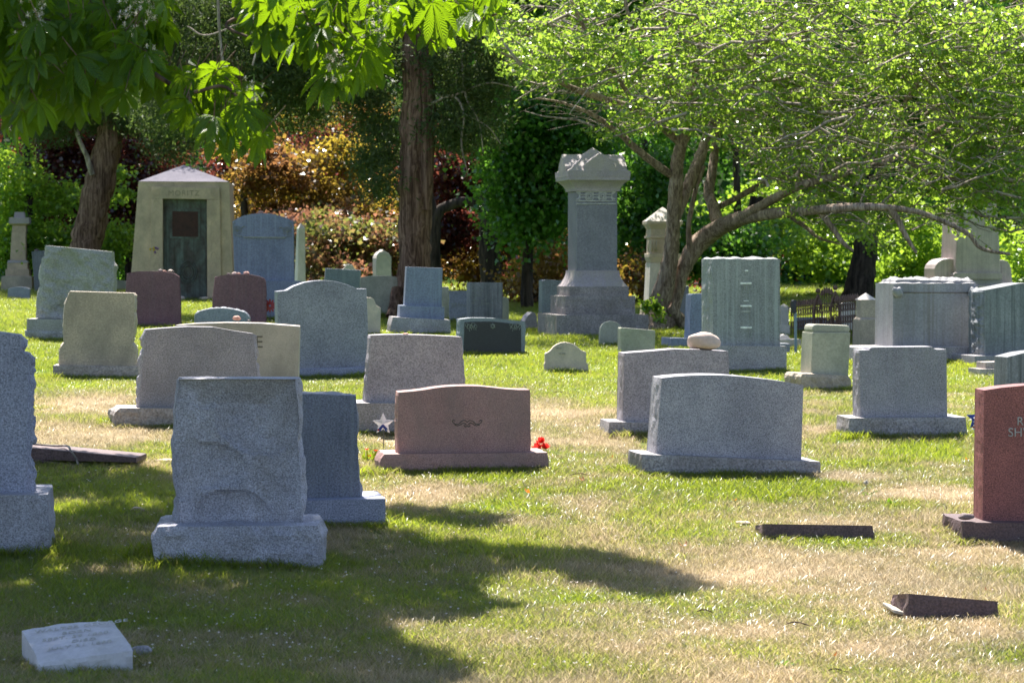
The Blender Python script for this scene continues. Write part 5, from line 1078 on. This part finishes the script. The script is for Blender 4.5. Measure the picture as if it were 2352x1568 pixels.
# twigs + leaves
def env(u): return np.interp(u, [1100, 1140, 1180, 1240, 1300, 1380, 1440, 1480, 1530, 1600, 1680, 1740, 1800, 1900, 2000, 2080, 2150, 2220, 2300, 2420], [60, 110, 235, 285, 305, 320, 330, 335, 325, 315, 350, 440, 500, 565, 600, 560, 500, 540, 590, 600])
acc = Acc(); LP = []; r_ = random.Random(21); twd = 0
while twd < 2450:
    u = r_.uniform(1130, 2440); v = r_.uniform(-70, 610)
    if v > env(u)-25: continue
    if u > 2130 and 450 < v < 640 and r_.random() < .6: continue
    if u < 1300 and v < 0 and r_.random() < .4: continue
    dd = d+r_.uniform(-4.5, 3.5); p = at(u, v, dd); gap = mn.noise(Vector((p.x*.8, p.y*.12, p.z*1.15))) < .07
    if gap and r_.random() < .88: continue
    ln = r_.uniform(.5, 2.0); a = r_.gauss(0, .35)+(0 if r_.random() < .5 else math.pi)
    if u < 1500: a = math.pi+r_.gauss(0, .5)
    if u > 2000: a = r_.gauss(0, .5)
    el = r_.gauss(.05, .35); dr_ = Vector((math.cos(a)*math.cos(el), r_.gauss(0, .5), math.sin(el))).normalized()
    pts = [p+dr_*(ln*s_)+Vector((0, 0, -.25*s_*s_*ln*r_.uniform(0, 1)))+Vector((r_.gauss(0, .03), r_.gauss(0, .03), r_.gauss(0, .04))) for s_ in np.linspace(0, 1, 5)]
    pu, pv = proj(pts[-1].x, pts[-1].y, pts[-1].z)
    if pv > env(pu)+12: continue
    tube(acc, [x-Vector(t.location) for x in pts], [.014, .011, .008, .006, .004] if r_.random() < .8 else [.03, .025, .02, .014, .008], 4); twd += 1
    nl = 0 if gap else r_.choice((0, 20, 55, 80, 100)) if not (1560 < u < 2000 and 250 < v < 430) else r_.choice((0, 15, 30, 50))
    for q in range(nl):
        s_ = r_.random(); b = pts[int(s_*4)].lerp(pts[min(4, int(s_*4)+1)], (s_*4) % 1); LP.append((b.x+r_.gauss(0, .065), b.y+r_.gauss(0, .065), b.z+r_.gauss(-.02, .05)))
link('twigs', acc.mesh('twigs'), BARK['twig'], t)
LP = np.array(LP); l = .1*(.6+.7*rng.random(len(LP))); V, Fc = leaves(LP, l, l*.58, .25); link('crown', npmesh('crown', V-np.array(t.location), Fc), LM['elm'], t)
# suckers at the foot
P = hit(1500, 722); root = empty('shrub', at(1500, 735, E-.6)); tag(root, 'small leafy sucker growth at the foot of the leaning trunks', 'shrub')
V, Fc = blob_leaves((0, 0, .1), (.3, .2, .2), 260, .12, .09); link('leaves', npmesh('leaves', V, Fc), LM['lime'], root)

# --- cedar with the thick trunk
t, d = tree('cedar_tree', 'tall cedar with a thick straight red brown trunk in the middle of the photo', 950, 735)
limbs(t, 'trunk', [[(948, 770, 66, 0), (948, 735, 48, 0), (949, 715, 41, 0), (951, 680, 37, 0), (952, 600, 36, 0), (953, 500, 36, 0), (952, 400, 36, 0), (953, 300, 34, 0), (955, 200, 32, 0), (957, 100, 30, 0), (960, 0, 28, 0), (960, -200, 22, 0)],
 [(978, 480, 12, -.2), (982, 380, 14, -.25), (984, 260, 15, -.25), (980, 160, 13, -.2), (975, 60, 10, 0)], [(915, 660, 14, -.1), (908, 700, 14, -.2), (896, 728, 10, -.4)], [(960, 90, 8, 0), (1040, 60, 6, 1), (1140, 80, 3, 1)], [(955, 30, 8, 0), (850, 60, 5, 1), (720, 120, 3, 1)]], d, BARK['cedar'], .3, 18, 6)
limbs(t, 'dead_branch', [[(985, 240, 3, -.5), (1040, 220, 3, -.8), (1065, 260, 2.5, -1), (1060, 330, 2, -1), (1075, 400, 1, -1)], [(1040, 220, 2.5, -.8), (1120, 190, 2, -1), (1180, 200, 1.2, -1)], [(1060, 130, 2, -1), (1070, 220, 2.5, -1), (1100, 280, 1.4, -1), (1110, 350, 1, -1)], [(1065, 260, 1.5, -1), (1120, 290, 1.5, -1), (1150, 330, 1, -1)],
 [(500, -20, 3, -2), (505, 80, 3, -2), (520, 180, 2.5, -2), (560, 260, 2, -2)], [(560, -20, 2.5, -2), (600, 60, 2, -2), (580, 150, 2, -2)], [(430, 60, 2, -2), (480, 80, 2, -2), (600, 30, 1.5, -2)]], d, BARK['twig'], .2, 6)
crown(t, 'crown', [(1080, 140, 95, 110, 9000), (1065, 285, 70, 55, 3800), (870, 330, 45, 75, 3000, 1), (850, 150, 90, 120, 6000, 1), (700, 120, 160, 110, 11000, 2), (520, 90, 190, 120, 13000, 3), (430, 230, 150, 70, 7000, 3), (640, 240, 120, 55, 5000, 3), (960, -150, 420, 150, 20000, 1), (500, -150, 300, 130, 12000, 3), (880, 420, 26, 34, 900, .5)], d, LM['cedar'], .13, .55, .3, 0, .28, .6)
# --- leaning tree at left
t, d = tree('cedar_tree', 'leaning cedar trunk with a forked dead branch behind the slanting gravestone, at the left', 185, 672)
limbs(t, 'trunk', [[(172, 690, 44, 0), (180, 640, 40, 0), (195, 570, 36, 0), (212, 500, 34, 0), (228, 430, 33, 0), (243, 350, 31, 0), (260, 280, 27, 0), (272, 200, 24, 0), (278, 100, 22, 0), (270, -150, 16, 0)]], d, BARK['cedar'], .28, 16)
limbs(t, 'dead_branch', [[(212, 400, 7, -.3), (200, 360, 6, -.4), (182, 320, 5, -.5), (172, 280, 5, -.5), (165, 220, 4, -.5)]], d, BARK['twig'], .2, 7)
crown(t, 'crown', [(330, 270, 60, 40, 3000), (430, 270, 80, 62, 5500, -1), (400, 340, 60, 25, 1500, -1), (160, 250, 130, 50, 6000), (80, 180, 120, 110, 8000), (270, 100, 220, 110, 9000), (200, -150, 320, 160, 20000), (470, -60, 200, 90, 8000, -2), (395, -140, 150, 90, 26000, -2), (120, 300, 60, 30, 1500)], d, LM['cedar'], .13, .5, .3, 0, .28, .6)  # unseen dense blob above the frame added to shade the mausoleum roof
# --- background trees
def bgtree(name, label, u, v, mat, blobs, trunk=None, ls=.13, clump=.6, d=None, bark='dark', flat=.3, tier=.45, group='background trees', hang=.2, top=7000):
    if d is None: t, d = tree(name, label, u, v, 'tree', group)
    else: P = at(u, v, d); P.z = float(G(P.x, d)); t = tag(empty(name, P), label, 'tree', group)
    if trunk is None: trunk = [[(u, v+20, 16), (u, v-60, 13), (u+5, v-200, 10), (u, v-400, 7)]]
    limbs(t, 'trunk', trunk, d, BARK[bark], .2, 10)
    if top: blobs = list(blobs)+[(b[0], -120-60*(i_%3), max(b[2], 140), 190, top, 1) for i_, b in enumerate(blobs[:3])]
    crown(t, 'crown', blobs, d, LM[mat], ls, clump, hang, flat, .85, tier, shell=.35); return t
bgtree('purple_maple', 'plum leaved maple between the leaning cedar and the mausoleum roof', 300, 676, 'plum', [(120, 420, 140, 90, 9000), (330, 380, 120, 90, 9000), (320, 500, 60, 60, 3000), (560, 380, 70, 110, 7000, 2), (180, 300, 120, 60, 6000), (200, 520, 60, 60, 2500), (100, 100, 350, 250, 16000, 3), (560, 560, 40, 50, 1500), (700, 420, 220, 150, 14000, 4), (800, 580, 130, 90, 8000, 4)], d=78)
bgtree('green_maple', 'bright green maple low behind the tan column at the far left', 60, 680, 'lime', [(60, 560, 110, 60, 5000), (70, 460, 130, 60, 3500, 1), (150, 600, 60, 40, 2500), (240, 560, 60, 50, 2500), (30, 400, 60, 60, 1800), (250, 430, 40, 60, 700, -1)], d=74)
bgtree('green_maple', 'dark green bushy tree behind the foot of the leaning cedar', 250, 690, 'green', [(80, 520, 180, 110, 9000), (260, 600, 90, 60, 4000), (120, 620, 130, 50, 5000)], d=88)
bgtree('golden_maple', 'golden orange maple right of the mausoleum', 640, 690, 'gold', [(r_u, r_v, rg.uniform(22, 60), rg.uniform(12, 26), 900, rg.uniform(-3, 4)) for rg in [random.Random(31)] for r_u, r_v in [(rg.uniform(560, 915), 300+260*rg.random()**.8) for _ in range(34)]]+[(740, 240, 150, 60, 3000, 2), (620, 420, 60, 90, 2500, 3)], [[(560, 700, 14), (570, 560, 12), (590, 500, 9), (660, 485, 6), (740, 470, 4)], [(570, 560, 9), (560, 440, 8), (580, 340, 6)], [(900, 660, 12), (880, 500, 9), (860, 400, 7)]], d=70, top=0)
bgtree('rose_maple', 'maple with rose and orange lower leaves behind the white obelisk', 800, 690, 'rose', [(r_u, r_v, rg.uniform(18, 46), rg.uniform(9, 20), 600, rg.uniform(-3, 4)) for rg in [random.Random(32)] for r_u, r_v in [(rg.uniform(650, 915), 500+165*rg.random()) for _ in range(24)]]+[(780, 640, 130, 30, 2500, 2)], [[(800, 700, 8), (790, 640, 7), (760, 580, 5), (740, 520, 4)]], d=66, top=0)
bgtree('purple_maple', 'very dark plum tree behind the right side of the thick cedar trunk', 1128, 668, 'plum', [(1060, 380, 120, 90, 9000, 5), (1080, 520, 60, 40, 2000, 6), (1000, 520, 40, 80, 2500, 6), (1190, 520, 60, 60, 2500, 5), (1100, 300, 80, 40, 2500), (1270, 640, 50, 70, 2500, 2), (1200, 360, 50, 110, 4000, 5)],
 [[(1130, 690, 30), (1128, 650, 24), (1124, 560, 24), (1128, 470, 26), (1140, 400, 20), (1150, 300, 14)], [(1000, 640, 14), (998, 540, 13), (1005, 490, 13), (1030, 472, 12), (1070, 462, 11), (1115, 470, 14)], [(1000, 500, 10), (985, 440, 9), (975, 380, 8)]], d=62)
bgtree('golden_maple', 'olive gold maple low between the cedar and the column monument', 1220, 730, 'gold', [(1050, 590, 70, 60, 3600, 12), (1170, 610, 90, 60, 4500, 10), (1240, 640, 50, 60, 2200), (1270, 560, 40, 60, 1400), (1470, 640, 40, 50, 1200)], [[(1214, 740, 24), (1216, 690, 20), (1218, 640, 17), (1210, 580, 12)]], d=58, ls=.11)
bgtree('green_maple', 'bluish green maple with drooping foliage left of the column monument', 1210, 700, 'green', [(1200, 370, 80, 80, 6500), (1230, 470, 70, 60, 4500), (1290, 420, 60, 80, 4000), (1180, 300, 70, 50, 3500), (1180, 470, 40, 90, 3000), (1240, 250, 90, 60, 4000), (1330, 300, 90, 60, 3000)], d=55, ls=.12, flat=.1, tier=.8)
bgtree('green_maple', 'green maple right of the column monument behind the twin trunks', 1480, 720, 'green', [(1470, 480, 60, 60, 4500), (1500, 400, 80, 60, 3500), (1450, 570, 30, 50, 1500), (1600, 560, 60, 70, 2500), (1680, 560, 70, 40, 2500), (1500, 230, 200, 130, 8000, 3)], d=60)
bgtree('lime_maple', 'yellow green maple with sunlit lower leaves behind the tall green grey stone', 1735, 700, 'lime', [(1740, 540, 90, 40, 3000), (1880, 560, 60, 45, 3000, 4), (2080, 620, 70, 55, 3800, 3), (2110, 540, 60, 50, 2200, 2), (1900, 610, 40, 25, 1100, 3), (1820, 480, 200, 60, 3500, 5), (2290, 640, 60, 40, 1500), (2340, 590, 50, 60, 1800)],
 [[(1735, 700, 30), (1735, 600, 26), (1732, 540, 24), (1740, 450, 18)], [(1965, 720, 44), (1972, 680, 38), (1980, 620, 30), (1990, 560, 28), (1995, 500, 22), (2010, 400, 16)]], d=62)
bgtree('green_maple', 'deep green trees standing behind the iron fence', 1850, 740, 'green', [(1850, 640, 120, 60, 7000), (2060, 660, 80, 50, 3500), (1700, 640, 80, 50, 3500), (2250, 600, 140, 90, 7000), (1950, 560, 160, 60, 6000), (2150, 520, 120, 60, 5000)], d=82)
bgtree('purple_maple', 'small plum leaved shrub between the leaning blue stone and the tall green grey stone', 1690, 740, 'plum', [(1680, 640, 50, 40, 2200), (1720, 600, 30, 30, 900)], d=66)
bgtree('green_maple', 'green treetops behind the upper right branches', 1900, 720, 'green', [(1900, 250, 300, 180, 12000), (2250, 280, 200, 200, 9000), (1500, 150, 300, 170, 12000), (1300, 60, 200, 120, 7000), (2000, 420, 300, 60, 7000), (1800, -100, 500, 120, 9000)], d=88, ls=.2, clump=1.)
# far wood as one mass, and an added slope behind it that blocks the sky
Xw = rng.uniform(-62, 62, 95000); Yw = rng.uniform(98, 122, 95000); Zw = rng.uniform(.8, 1, 95000)*0+1+rng.random(95000)*20
keep = vnoise(Xw, Zw, .35)+.4*vnoise(Xw+40, Zw, 1.1) > .42
Pw = np.stack([Xw, Yw, Zw], 1)[keep]; lw = .42*(.6+.8*rng.random(len(Pw))); V, Fc = leaves(Pw, lw, lw*.8, .2)
o = link('distant_wood', npmesh('distant_wood', V, Fc), LM['wood']); tag(o, kind='stuff')
xs = np.linspace(-160, 160, 60); ys = np.linspace(118, 230, 30); gx, gy = np.meshgrid(xs, ys)
gz = G(gx, gy)-.3+sm(118, 150, gy)*26+2*vnoise(gx+200, gy, .05); i = (np.arange(59)[None, :]+60*np.arange(29)[:, None]).ravel()
mh, N, L = newmat('dark green sky block'); co = N.new('ShaderNodeTexCoord').outputs['Object']; pr(N, L, ramp(N, L, tex(N, L, co, .8, 6), [(.35, (.008, .02, .006)), (.65, (.035, .07, .015))]), .95, .1)
o = link('sky_block_slope', npmesh('sky_block_slope', np.stack([gx.ravel(), gy.ravel(), gz.ravel()], 1), np.stack([i, i+1, i+61, i+60], 1), True), mh); tag(o, kind='structure')

# --- horse chestnut: limbs reach in at the upper left, crown overhead shades the lower left
def leaflet(ns, serr):
    V, U = [], []
    for i in range(ns+1):
        t = i/ns; w_ = (t**1.15)*(1-t**5.5)*1.28*(.225)+.002
        if serr and 0 < i < ns: w_ *= 1+(.07 if i % 2 else -.05)
        for s in (-1, 0, 1): V.append((t, s*w_, abs(s)*w_*.42)); U.append((t, .5+.5*s))
    return np.array(V), np.array(U), np.array([(3*i+j, 3*i+3+j, 3*i+4+j, 3*i+1+j) for i in range(ns) for j in range(2)])
def palmate(ns, serr):
    v0, u0, f0 = leaflet(ns, serr); Vs, Us, Fs = [], [], []
    for q in range(7):
        an = (q-3)*R(36); ln = (1.0, .93, .78, .55)[abs(q-3)]; V = v0*ln
        x, y, z = V[:, 0], V[:, 1], V[:, 2]; c, s = math.cos(an), math.sin(an)
        X, Y = x*c-y*s, x*s+y*c; r = v0[:, 0]*ln; Z = z-.42*r*r-.12*r
        Vs.append(np.stack([X, Y, Z], 1)); Us.append(u0+np.array([0, q])); Fs.append(f0+q*len(v0))
    return np.vstack(Vs), np.vstack(Us), np.vstack(Fs)
def chest_leaves(P, hi, droop, size, seed, yawbias=None):
    r_ = np.random.default_rng(seed); T, U, Fc = palmate(16 if hi else 5, hi); n = len(P); out, outf, outu = [], [], []
    for i in range(n):
        az = r_.uniform(0, 6.283) if yawbias is None else yawbias+r_.normal()*1.1; pt = droop+r_.normal()*.35; rl = r_.normal()*.4; s = size*r_.uniform(.75, 1.2)
        V = T*s*np.array([1, 1, r_.uniform(.6, 1.8)])
        c_, s_ = math.cos(rl), math.sin(rl); V = V@np.array([[1, 0, 0], [0, c_, s_], [0, -s_, c_]])
        c_, s_ = math.cos(pt), math.sin(pt); V = V@np.array([[c_, 0, -s_], [0, 1, 0], [s_, 0, c_]])
        c_, s_ = math.cos(az), math.sin(az); V = V@np.array([[c_, s_, 0], [-s_, c_, 0], [0, 0, 1]])
        out.append(V+P[i]); outf.append(Fc+i*len(T)); outu.append(U)
    return np.vstack(out), np.vstack(outf), np.vstack(outu)
def chestmat():
    m = LM['chest']; N, L = m.node_tree.nodes, m.node_tree.links
    uv = N.new('ShaderNodeUVMap'); sx = N.new('ShaderNodeSeparateXYZ'); L.new(uv.outputs[0], sx.inputs[0])
    fr = N.new('ShaderNodeMath'); fr.operation = 'FRACT'; L.new(sx.outputs[1], fr.inputs[0])
    ab = N.new('ShaderNodeMath'); ab.operation = 'SUBTRACT'; ab.inputs[1].default_value = .5; L.new(fr.outputs[0], ab.inputs[0]); a2 = N.new('ShaderNodeMath'); a2.operation = 'ABSOLUTE'; L.new(ab.outputs[0], a2.inputs[0])
    md = N.new('ShaderNodeMath'); md.operation = 'MULTIPLY_ADD'; md.inputs[1].default_value = -.35; L.new(a2.outputs[0], md.inputs[0]); L.new(sx.outputs[0], md.inputs[2])
    mu = N.new('ShaderNodeMath'); mu.operation = 'MULTIPLY'; mu.inputs[1].default_value = 90.; L.new(md.outputs[0], mu.inputs[0]); sn = N.new('ShaderNodeMath'); sn.operation = 'SINE'; L.new(mu.outputs[0], sn.inputs[0])
    b = N.new('ShaderNodeBump'); b.inputs['Distance'].default_value = .004; b.inputs['Strength'].default_value = .5; L.new(sn.outputs[0], b.inputs['Height'])
    for n in N:
        if n.type in ('BSDF_PRINCIPLED', 'BSDF_TRANSLUCENT'): L.new(b.outputs[0], n.inputs['Normal'])
chestmat()
tp_ = Vector((-6.0, 15.0, float(G(-6.0, 15.)))); t = tag(empty('horse_chestnut_tree', tp_), 'horse chestnut with big drooping leaflets and pale blossoms hanging in at the upper left', 'tree')
tl = np.array(tp_); r_ = random.Random(5)
limbV = [ [(-6, 15, 0, .36), (-5.95, 15, 1.5, .3), (-5.8, 15, 3.2, .26), (-5.4, 15.2, 5, .2), (-5, 15.5, 7, .13), (-4.6, 15.6, 9, .06)] ]
def L3(u, v, d_, r): p = at(u, v, d_); return (p.x, p.y, p.z, r)
def fr_(p, q, n=3): return [tuple(p[i]+(q[i]-p[i])*(k_/n) for i in range(4)) for k_ in range(n)]
vis = [
 [(-5.85, 15, 3.0, .12), (-4.6, 13.6, 3.9, .07), L3(60, 40, 12.4, .03), L3(260, 130, 12, .02), L3(330, 155, 11.8, .013), L3(430, 210, 11.6, .010), L3(520, 200, 11.5, .008), L3(590, 290, 11.4, .005)],
 [(-5.6, 15, 4.2, .12), (-3.6, 14, 5.1, .08), L3(420, -160, 12.6, .04), L3(620, -30, 12.2, .022), L3(690, 50, 12, .012), L3(740, 120, 11.8, .008), L3(800, 180, 11.7, .005)],
 [(-5.4, 15.2, 5, .12), (-3, 14.3, 5.4, .08), L3(700, -260, 12.8, .04), L3(900, -110, 12.4, .025), L3(1010, 10, 12.1, .012), L3(1060, 50, 12, .009), L3(1150, 30, 11.9, .005)],
 [L3(620, -30, 12.2, .014), L3(560, 30, 12, .01), L3(520, 60, 11.9, .008), L3(600, 95, 11.8, .005)], [L3(900, -110, 12.4, .016), L3(860, 0, 12, .01), L3(840, 60, 11.9, .008), L3(900, 110, 11.8, .005)],
 [L3(60, 40, 12.4, .02), L3(30, 140, 12, .012), L3(80, 220, 11.7, .007)], [L3(260, 130, 12, .014), L3(210, 190, 11.8, .008), L3(170, 240, 11.6, .005)], [L3(1010, 10, 12.1, .01), L3(960, 60, 11.9, .007), L3(1000, 100, 11.8, .004)], [L3(690, 50, 12, .009), L3(760, 60, 11.9, .007), L3(800, 90, 11.8, .004)],
 [L3(430, 210, 11.6, .008), L3(450, 260, 11.5, .005), L3(500, 290, 11.4, .004)]]
acc = Acc()
for Pq in limbV+vis: Q = spline(np.array(Pq), 6); Q[:, :3] -= tl; tube(acc, Q[:, :3], np.maximum(Q[:, 3], .003), 9, .15)
def inpoly(x, y, poly):
    c = False; j = len(poly)-1
    for i in range(len(poly)):
        if (poly[i][1] > y) != (poly[j][1] > y) and x < (poly[j][0]-poly[i][0])*(y-poly[i][1])/(poly[j][1]-poly[i][1])+poly[i][0]: c = not c
        j = i
    return c
REG = [([(-80, -60), (390, -60), (385, 60), (350, 110), (390, 180), (330, 215), (250, 205), (180, 225), (100, 265), (-80, 255)], 130), ([(380, 150), (470, 150), (560, 165), (600, 250), (610, 310), (560, 315), (480, 290), (420, 245)], 40),
       ([(540, -60), (1190, -60), (1150, 25), (1060, 40), (1000, 60), (930, 20), (880, 110), (840, 165), (760, 180), (740, 110), (600, 80), (560, 40)], 105), ([(755, 140), (800, 150), (815, 195), (770, 195)], 5), ([(1000, 20), (1040, 20), (1030, 60), (985, 60)], 4)]
PL = []
for poly, n in REG:
    n = int(n*1.9)
    us = [p[0] for p in poly]; vs = [p[1] for p in poly]; c = 0
    while c < n:
        u, v = r_.uniform(min(us), max(us)), r_.uniform(min(vs), max(vs))
        if inpoly(u, v, poly): PL.append(tuple(at(u, v, r_.uniform(11.2, 12.8)))); c += 1
PL = np.array(PL)
V, Fc, U = chest_leaves(PL, True, .7, .14, 1); link('leaves', npmesh('leaves', V-tl, Fc, True, U), LM['chest'], t)
# petioles
for p in PL:
    pv = Vector(p); q = pv+Vector((r_.gauss(0, .05), r_.gauss(0, .05), r_.uniform(.06, .14))); tube(acc, [q-tp_, pv-tp_], .0022, 4)
SH = [[(-900, 1075), (80, 1070), (300, 1078), (400, 1100), (560, 1150), (700, 1165), (740, 1205), (960, 1240), (1160, 1268), (1380, 1276), (1540, 1300), (1640, 1342), (1560, 1372), (1450, 1370), (1280, 1325), (1090, 1335), (1060, 1360), (1180, 1400), (1050, 1430), (880, 1440), (900, 1480), (1020, 1530), (1100, 1580), (430, 1600), (380, 1900), (-900, 1900)],
      [(860, 1166), (1000, 1172), (1160, 1203), (1080, 1216), (900, 1200)]]
PS = []; tries = 0
while len(PS) < 9500 and tries < 120000:
    tries += 1
    # sample in ground space
    y = r_.uniform(8.5, 21.5); x = r_.uniform(-6.5, 2.2)
    pu, pv = proj(x, y, float(G(x, y)))
    jx, jy = 40*mn.noise(Vector((x*1.5, y*1.5, 0))), 14*mn.noise(Vector((x*1.5, y*1.5, 9)))
    if pv < 1900 and not any(inpoly(pu+jx, pv+jy, s) for s in SH): continue
    if pv >= 1900 and pu > 330: continue
    if 90 < pu < 400 and 1150 < pv < 1185 and r_.random() < .75: continue
    if 60 < pu < 560 and 1300 < pv < 1335 and r_.random() < .5: continue
    if pv < 1380 and vnoise(np.array([x*1.0+30]), np.array([y*.7+5]), 1.8)[0] < .25 and r_.random() < .6: continue
    g = float(G(x, y)); h = r_.uniform(4.3, 7.8)
    for _ in range(20):
        P = Vector((x, y, g))+SUN*(h/SUN.z)
        if P.z > EYE+.1085*P.y+.42: break
        h += .3
    PS.append((P.x, P.y, P.z))
for q in range(1500):          # extra leaves added towards the sun to shade the marble marker
    for _ in range(40):
        y = r_.uniform(10.3, 14.); x = r_.uniform(-3.6, .2); pu, pv = proj(x, y, float(G(x, y)))
        if inpoly(pu, pv, [(-250, 1345), (700, 1345), (980, 1540), (980, 1720), (-250, 1720)]): break
    P = Vector((x, y, float(G(x, y))))+SUN*(r_.uniform(4.3, 6.5)/SUN.z)
    if P.z > EYE+.1085*P.y+.42: PS.append(tuple(P))
for p in PL:
    pu, pv = proj(*p)
    if pu < 385 or (pu < 560 and pv < 120):
        for _ in range(2):
            P = Vector(p)+SUN*r_.uniform(1.2, 3.4)+Vector((r_.gauss(0, .12), r_.gauss(0, .12), 0))
            if P.z > EYE+.1085*P.y+.3: PS.append(tuple(P))
PS = np.array(PS); V, Fc, U = chest_leaves(PS, False, .45, .19, 2); link('crown', npmesh('crown', V-tl, Fc, True, U), LM['chest'], t)
# boughs carrying the overhead crown
idx = rng.integers(0, len(PS), 26)
for i in idx:
    e = PS[i]; s0 = (-5.6, 15.1, 4.2+r_.random()*2, .1); mid = ((s0[0]+e[0])/2, (s0[1]+e[1])/2, max(e[2], s0[2])+.5, .05)
    Q = spline(np.array([s0, mid, (*e, .012)]), 6); Q[:, :3] -= tl; tube(acc, Q[:, :3], Q[:, 3], 7, .1)
link('trunk', acc.mesh('trunk', True), barkmat('chestnut bark', (.11, .075, .06), (.22, .16, .13), bd=.004), t)
for u, v, n, h_ in ((85, 25, 26, .22), (72, 60, 14, .12), (300, 20, 30, .2), (345, 15, 18, .14), (868, 55, 26, .2), (770, 145, 24, .16), (583, 205, 12, .12), (700, 40, 10, .1), (345, 120, 8, .1)):
    ac = Acc(); st_ = Acc(); c = at(u, v, 11.3)-tp_; tube(st_, [c+Vector((0, 0, h_*.6)), c-Vector((0, 0, h_*.5))], .003, 5)
    for q in range(n):
        p = c+Vector((r_.gauss(0, .035), r_.gauss(0, .03), r_.uniform(-h_/2, h_/2))); tube(st_, [c+Vector((0, 0, p.z-c.z+.02)), p], .0015, 4)
        for j in range(5): a = j*1.257+q; petal(ac, p, (math.cos(a), r_.uniform(-.6, .2), math.sin(a)), .014, .009, .3, 2)
    o = link('blossom_cluster', ac.mesh('blossom_cluster'), M['petalpale'], t); link('stalk', st_.mesh('stalk'), M['gstem'], o)

# ------------------------------------------------------------------ iron fence behind the pier
def fence():
    A = hit(1815, 783); B_ = hit(1975, 783); d = (A.y+B_.y)/2; k_ = d/F
    def Pt(u, v): return at(u, v, d+(1900-u)*.012)
    g = Pt(1815, 783); g.z = float(G(g.x, g.y)); root = empty('iron_fence', g); tag(root, 'rusty wrought iron fence with ornate gate posts behind the sign post and capped pier', 'fence')
    def z0(u): p = Pt(u, 700); return float(G(p.x, p.y))
    def rail(v0, v1, nm='rail', th=.02):
        acc = Acc(); bar(acc, Pt(1812, v0)-g, Pt(1975, v1)-g, th, .02); link(nm, acc.mesh(nm), M['iron'], root)
    rail(706, 688.5); rail(775, 768, th=.015)
    for i, u in enumerate(np.arange(1818, 1974, 5.4)):
        acc = Acc(); vt = 706-(u-1812)/163*17.5; gate = 1884 < u < 1914; top = vt-(24+4*math.sin(u) if gate else 5); P = Pt(u, top)-g; Q = Pt(u, 783)-g; Q.z = z0(u)-g.z-.02; bar(acc, P, Q, .012)
        tube(acc, [P+Vector((0, 0, -.02)), P+Vector((0, 0, .03)), P+Vector((0, 0, .09))], [.035, .03, .004], 6)
        for vv, sgn in ((vt+12, 1), (vt+12, -1), (vt+40, 1), (vt+40, -1)):      # scrolls
            c = Pt(u, vv)-g; tube(acc, [c+Vector((sgn*(.03+.022*math.cos(a)), 0, .05*math.sin(a)*1.3)) for a in np.linspace(0, 5.2, 9)], .006, 4)
        link('picket', acc.mesh('picket'), M['iron'], root)
    for u, vt in ((1879, 664), (1918.5, 657)):
        acc = Acc(); c = Pt(u, vt)-g; b = Pt(u, 783)-g; b.z = z0(u)-g.z-.05
        for sx in (-1, 1):
            tube(acc, spline([c+Vector((0, 0, -.08)), c+Vector((sx*.07, 0, -.35)), c+Vector((sx*.055, 0, -.8)), b+Vector((sx*.055, 0, 0))], 4), .018, 6)
        for zz2 in (.3, .55, .8): tube(acc, [c+Vector((.05*math.cos(a), 0, -zz2+.07*math.sin(a))) for a in np.linspace(0, 6.28, 9)], .012, 4)
        link('gate_post', acc.mesh('gate_post'), M['iron'], root)
        bm = bmesh.new(); bmesh.ops.create_uvsphere(bm, u_segments=10, v_segments=6, radius=.045)
        for v_ in bm.verts: v_.co = v_.co+c+Vector((0, 0, -.02))
        me = bpy.data.meshes.new('finial'); bm.to_mesh(me); bm.free(); link('finial', me, M['iron'], root)
fence()
bpy.context.view_layer.update()
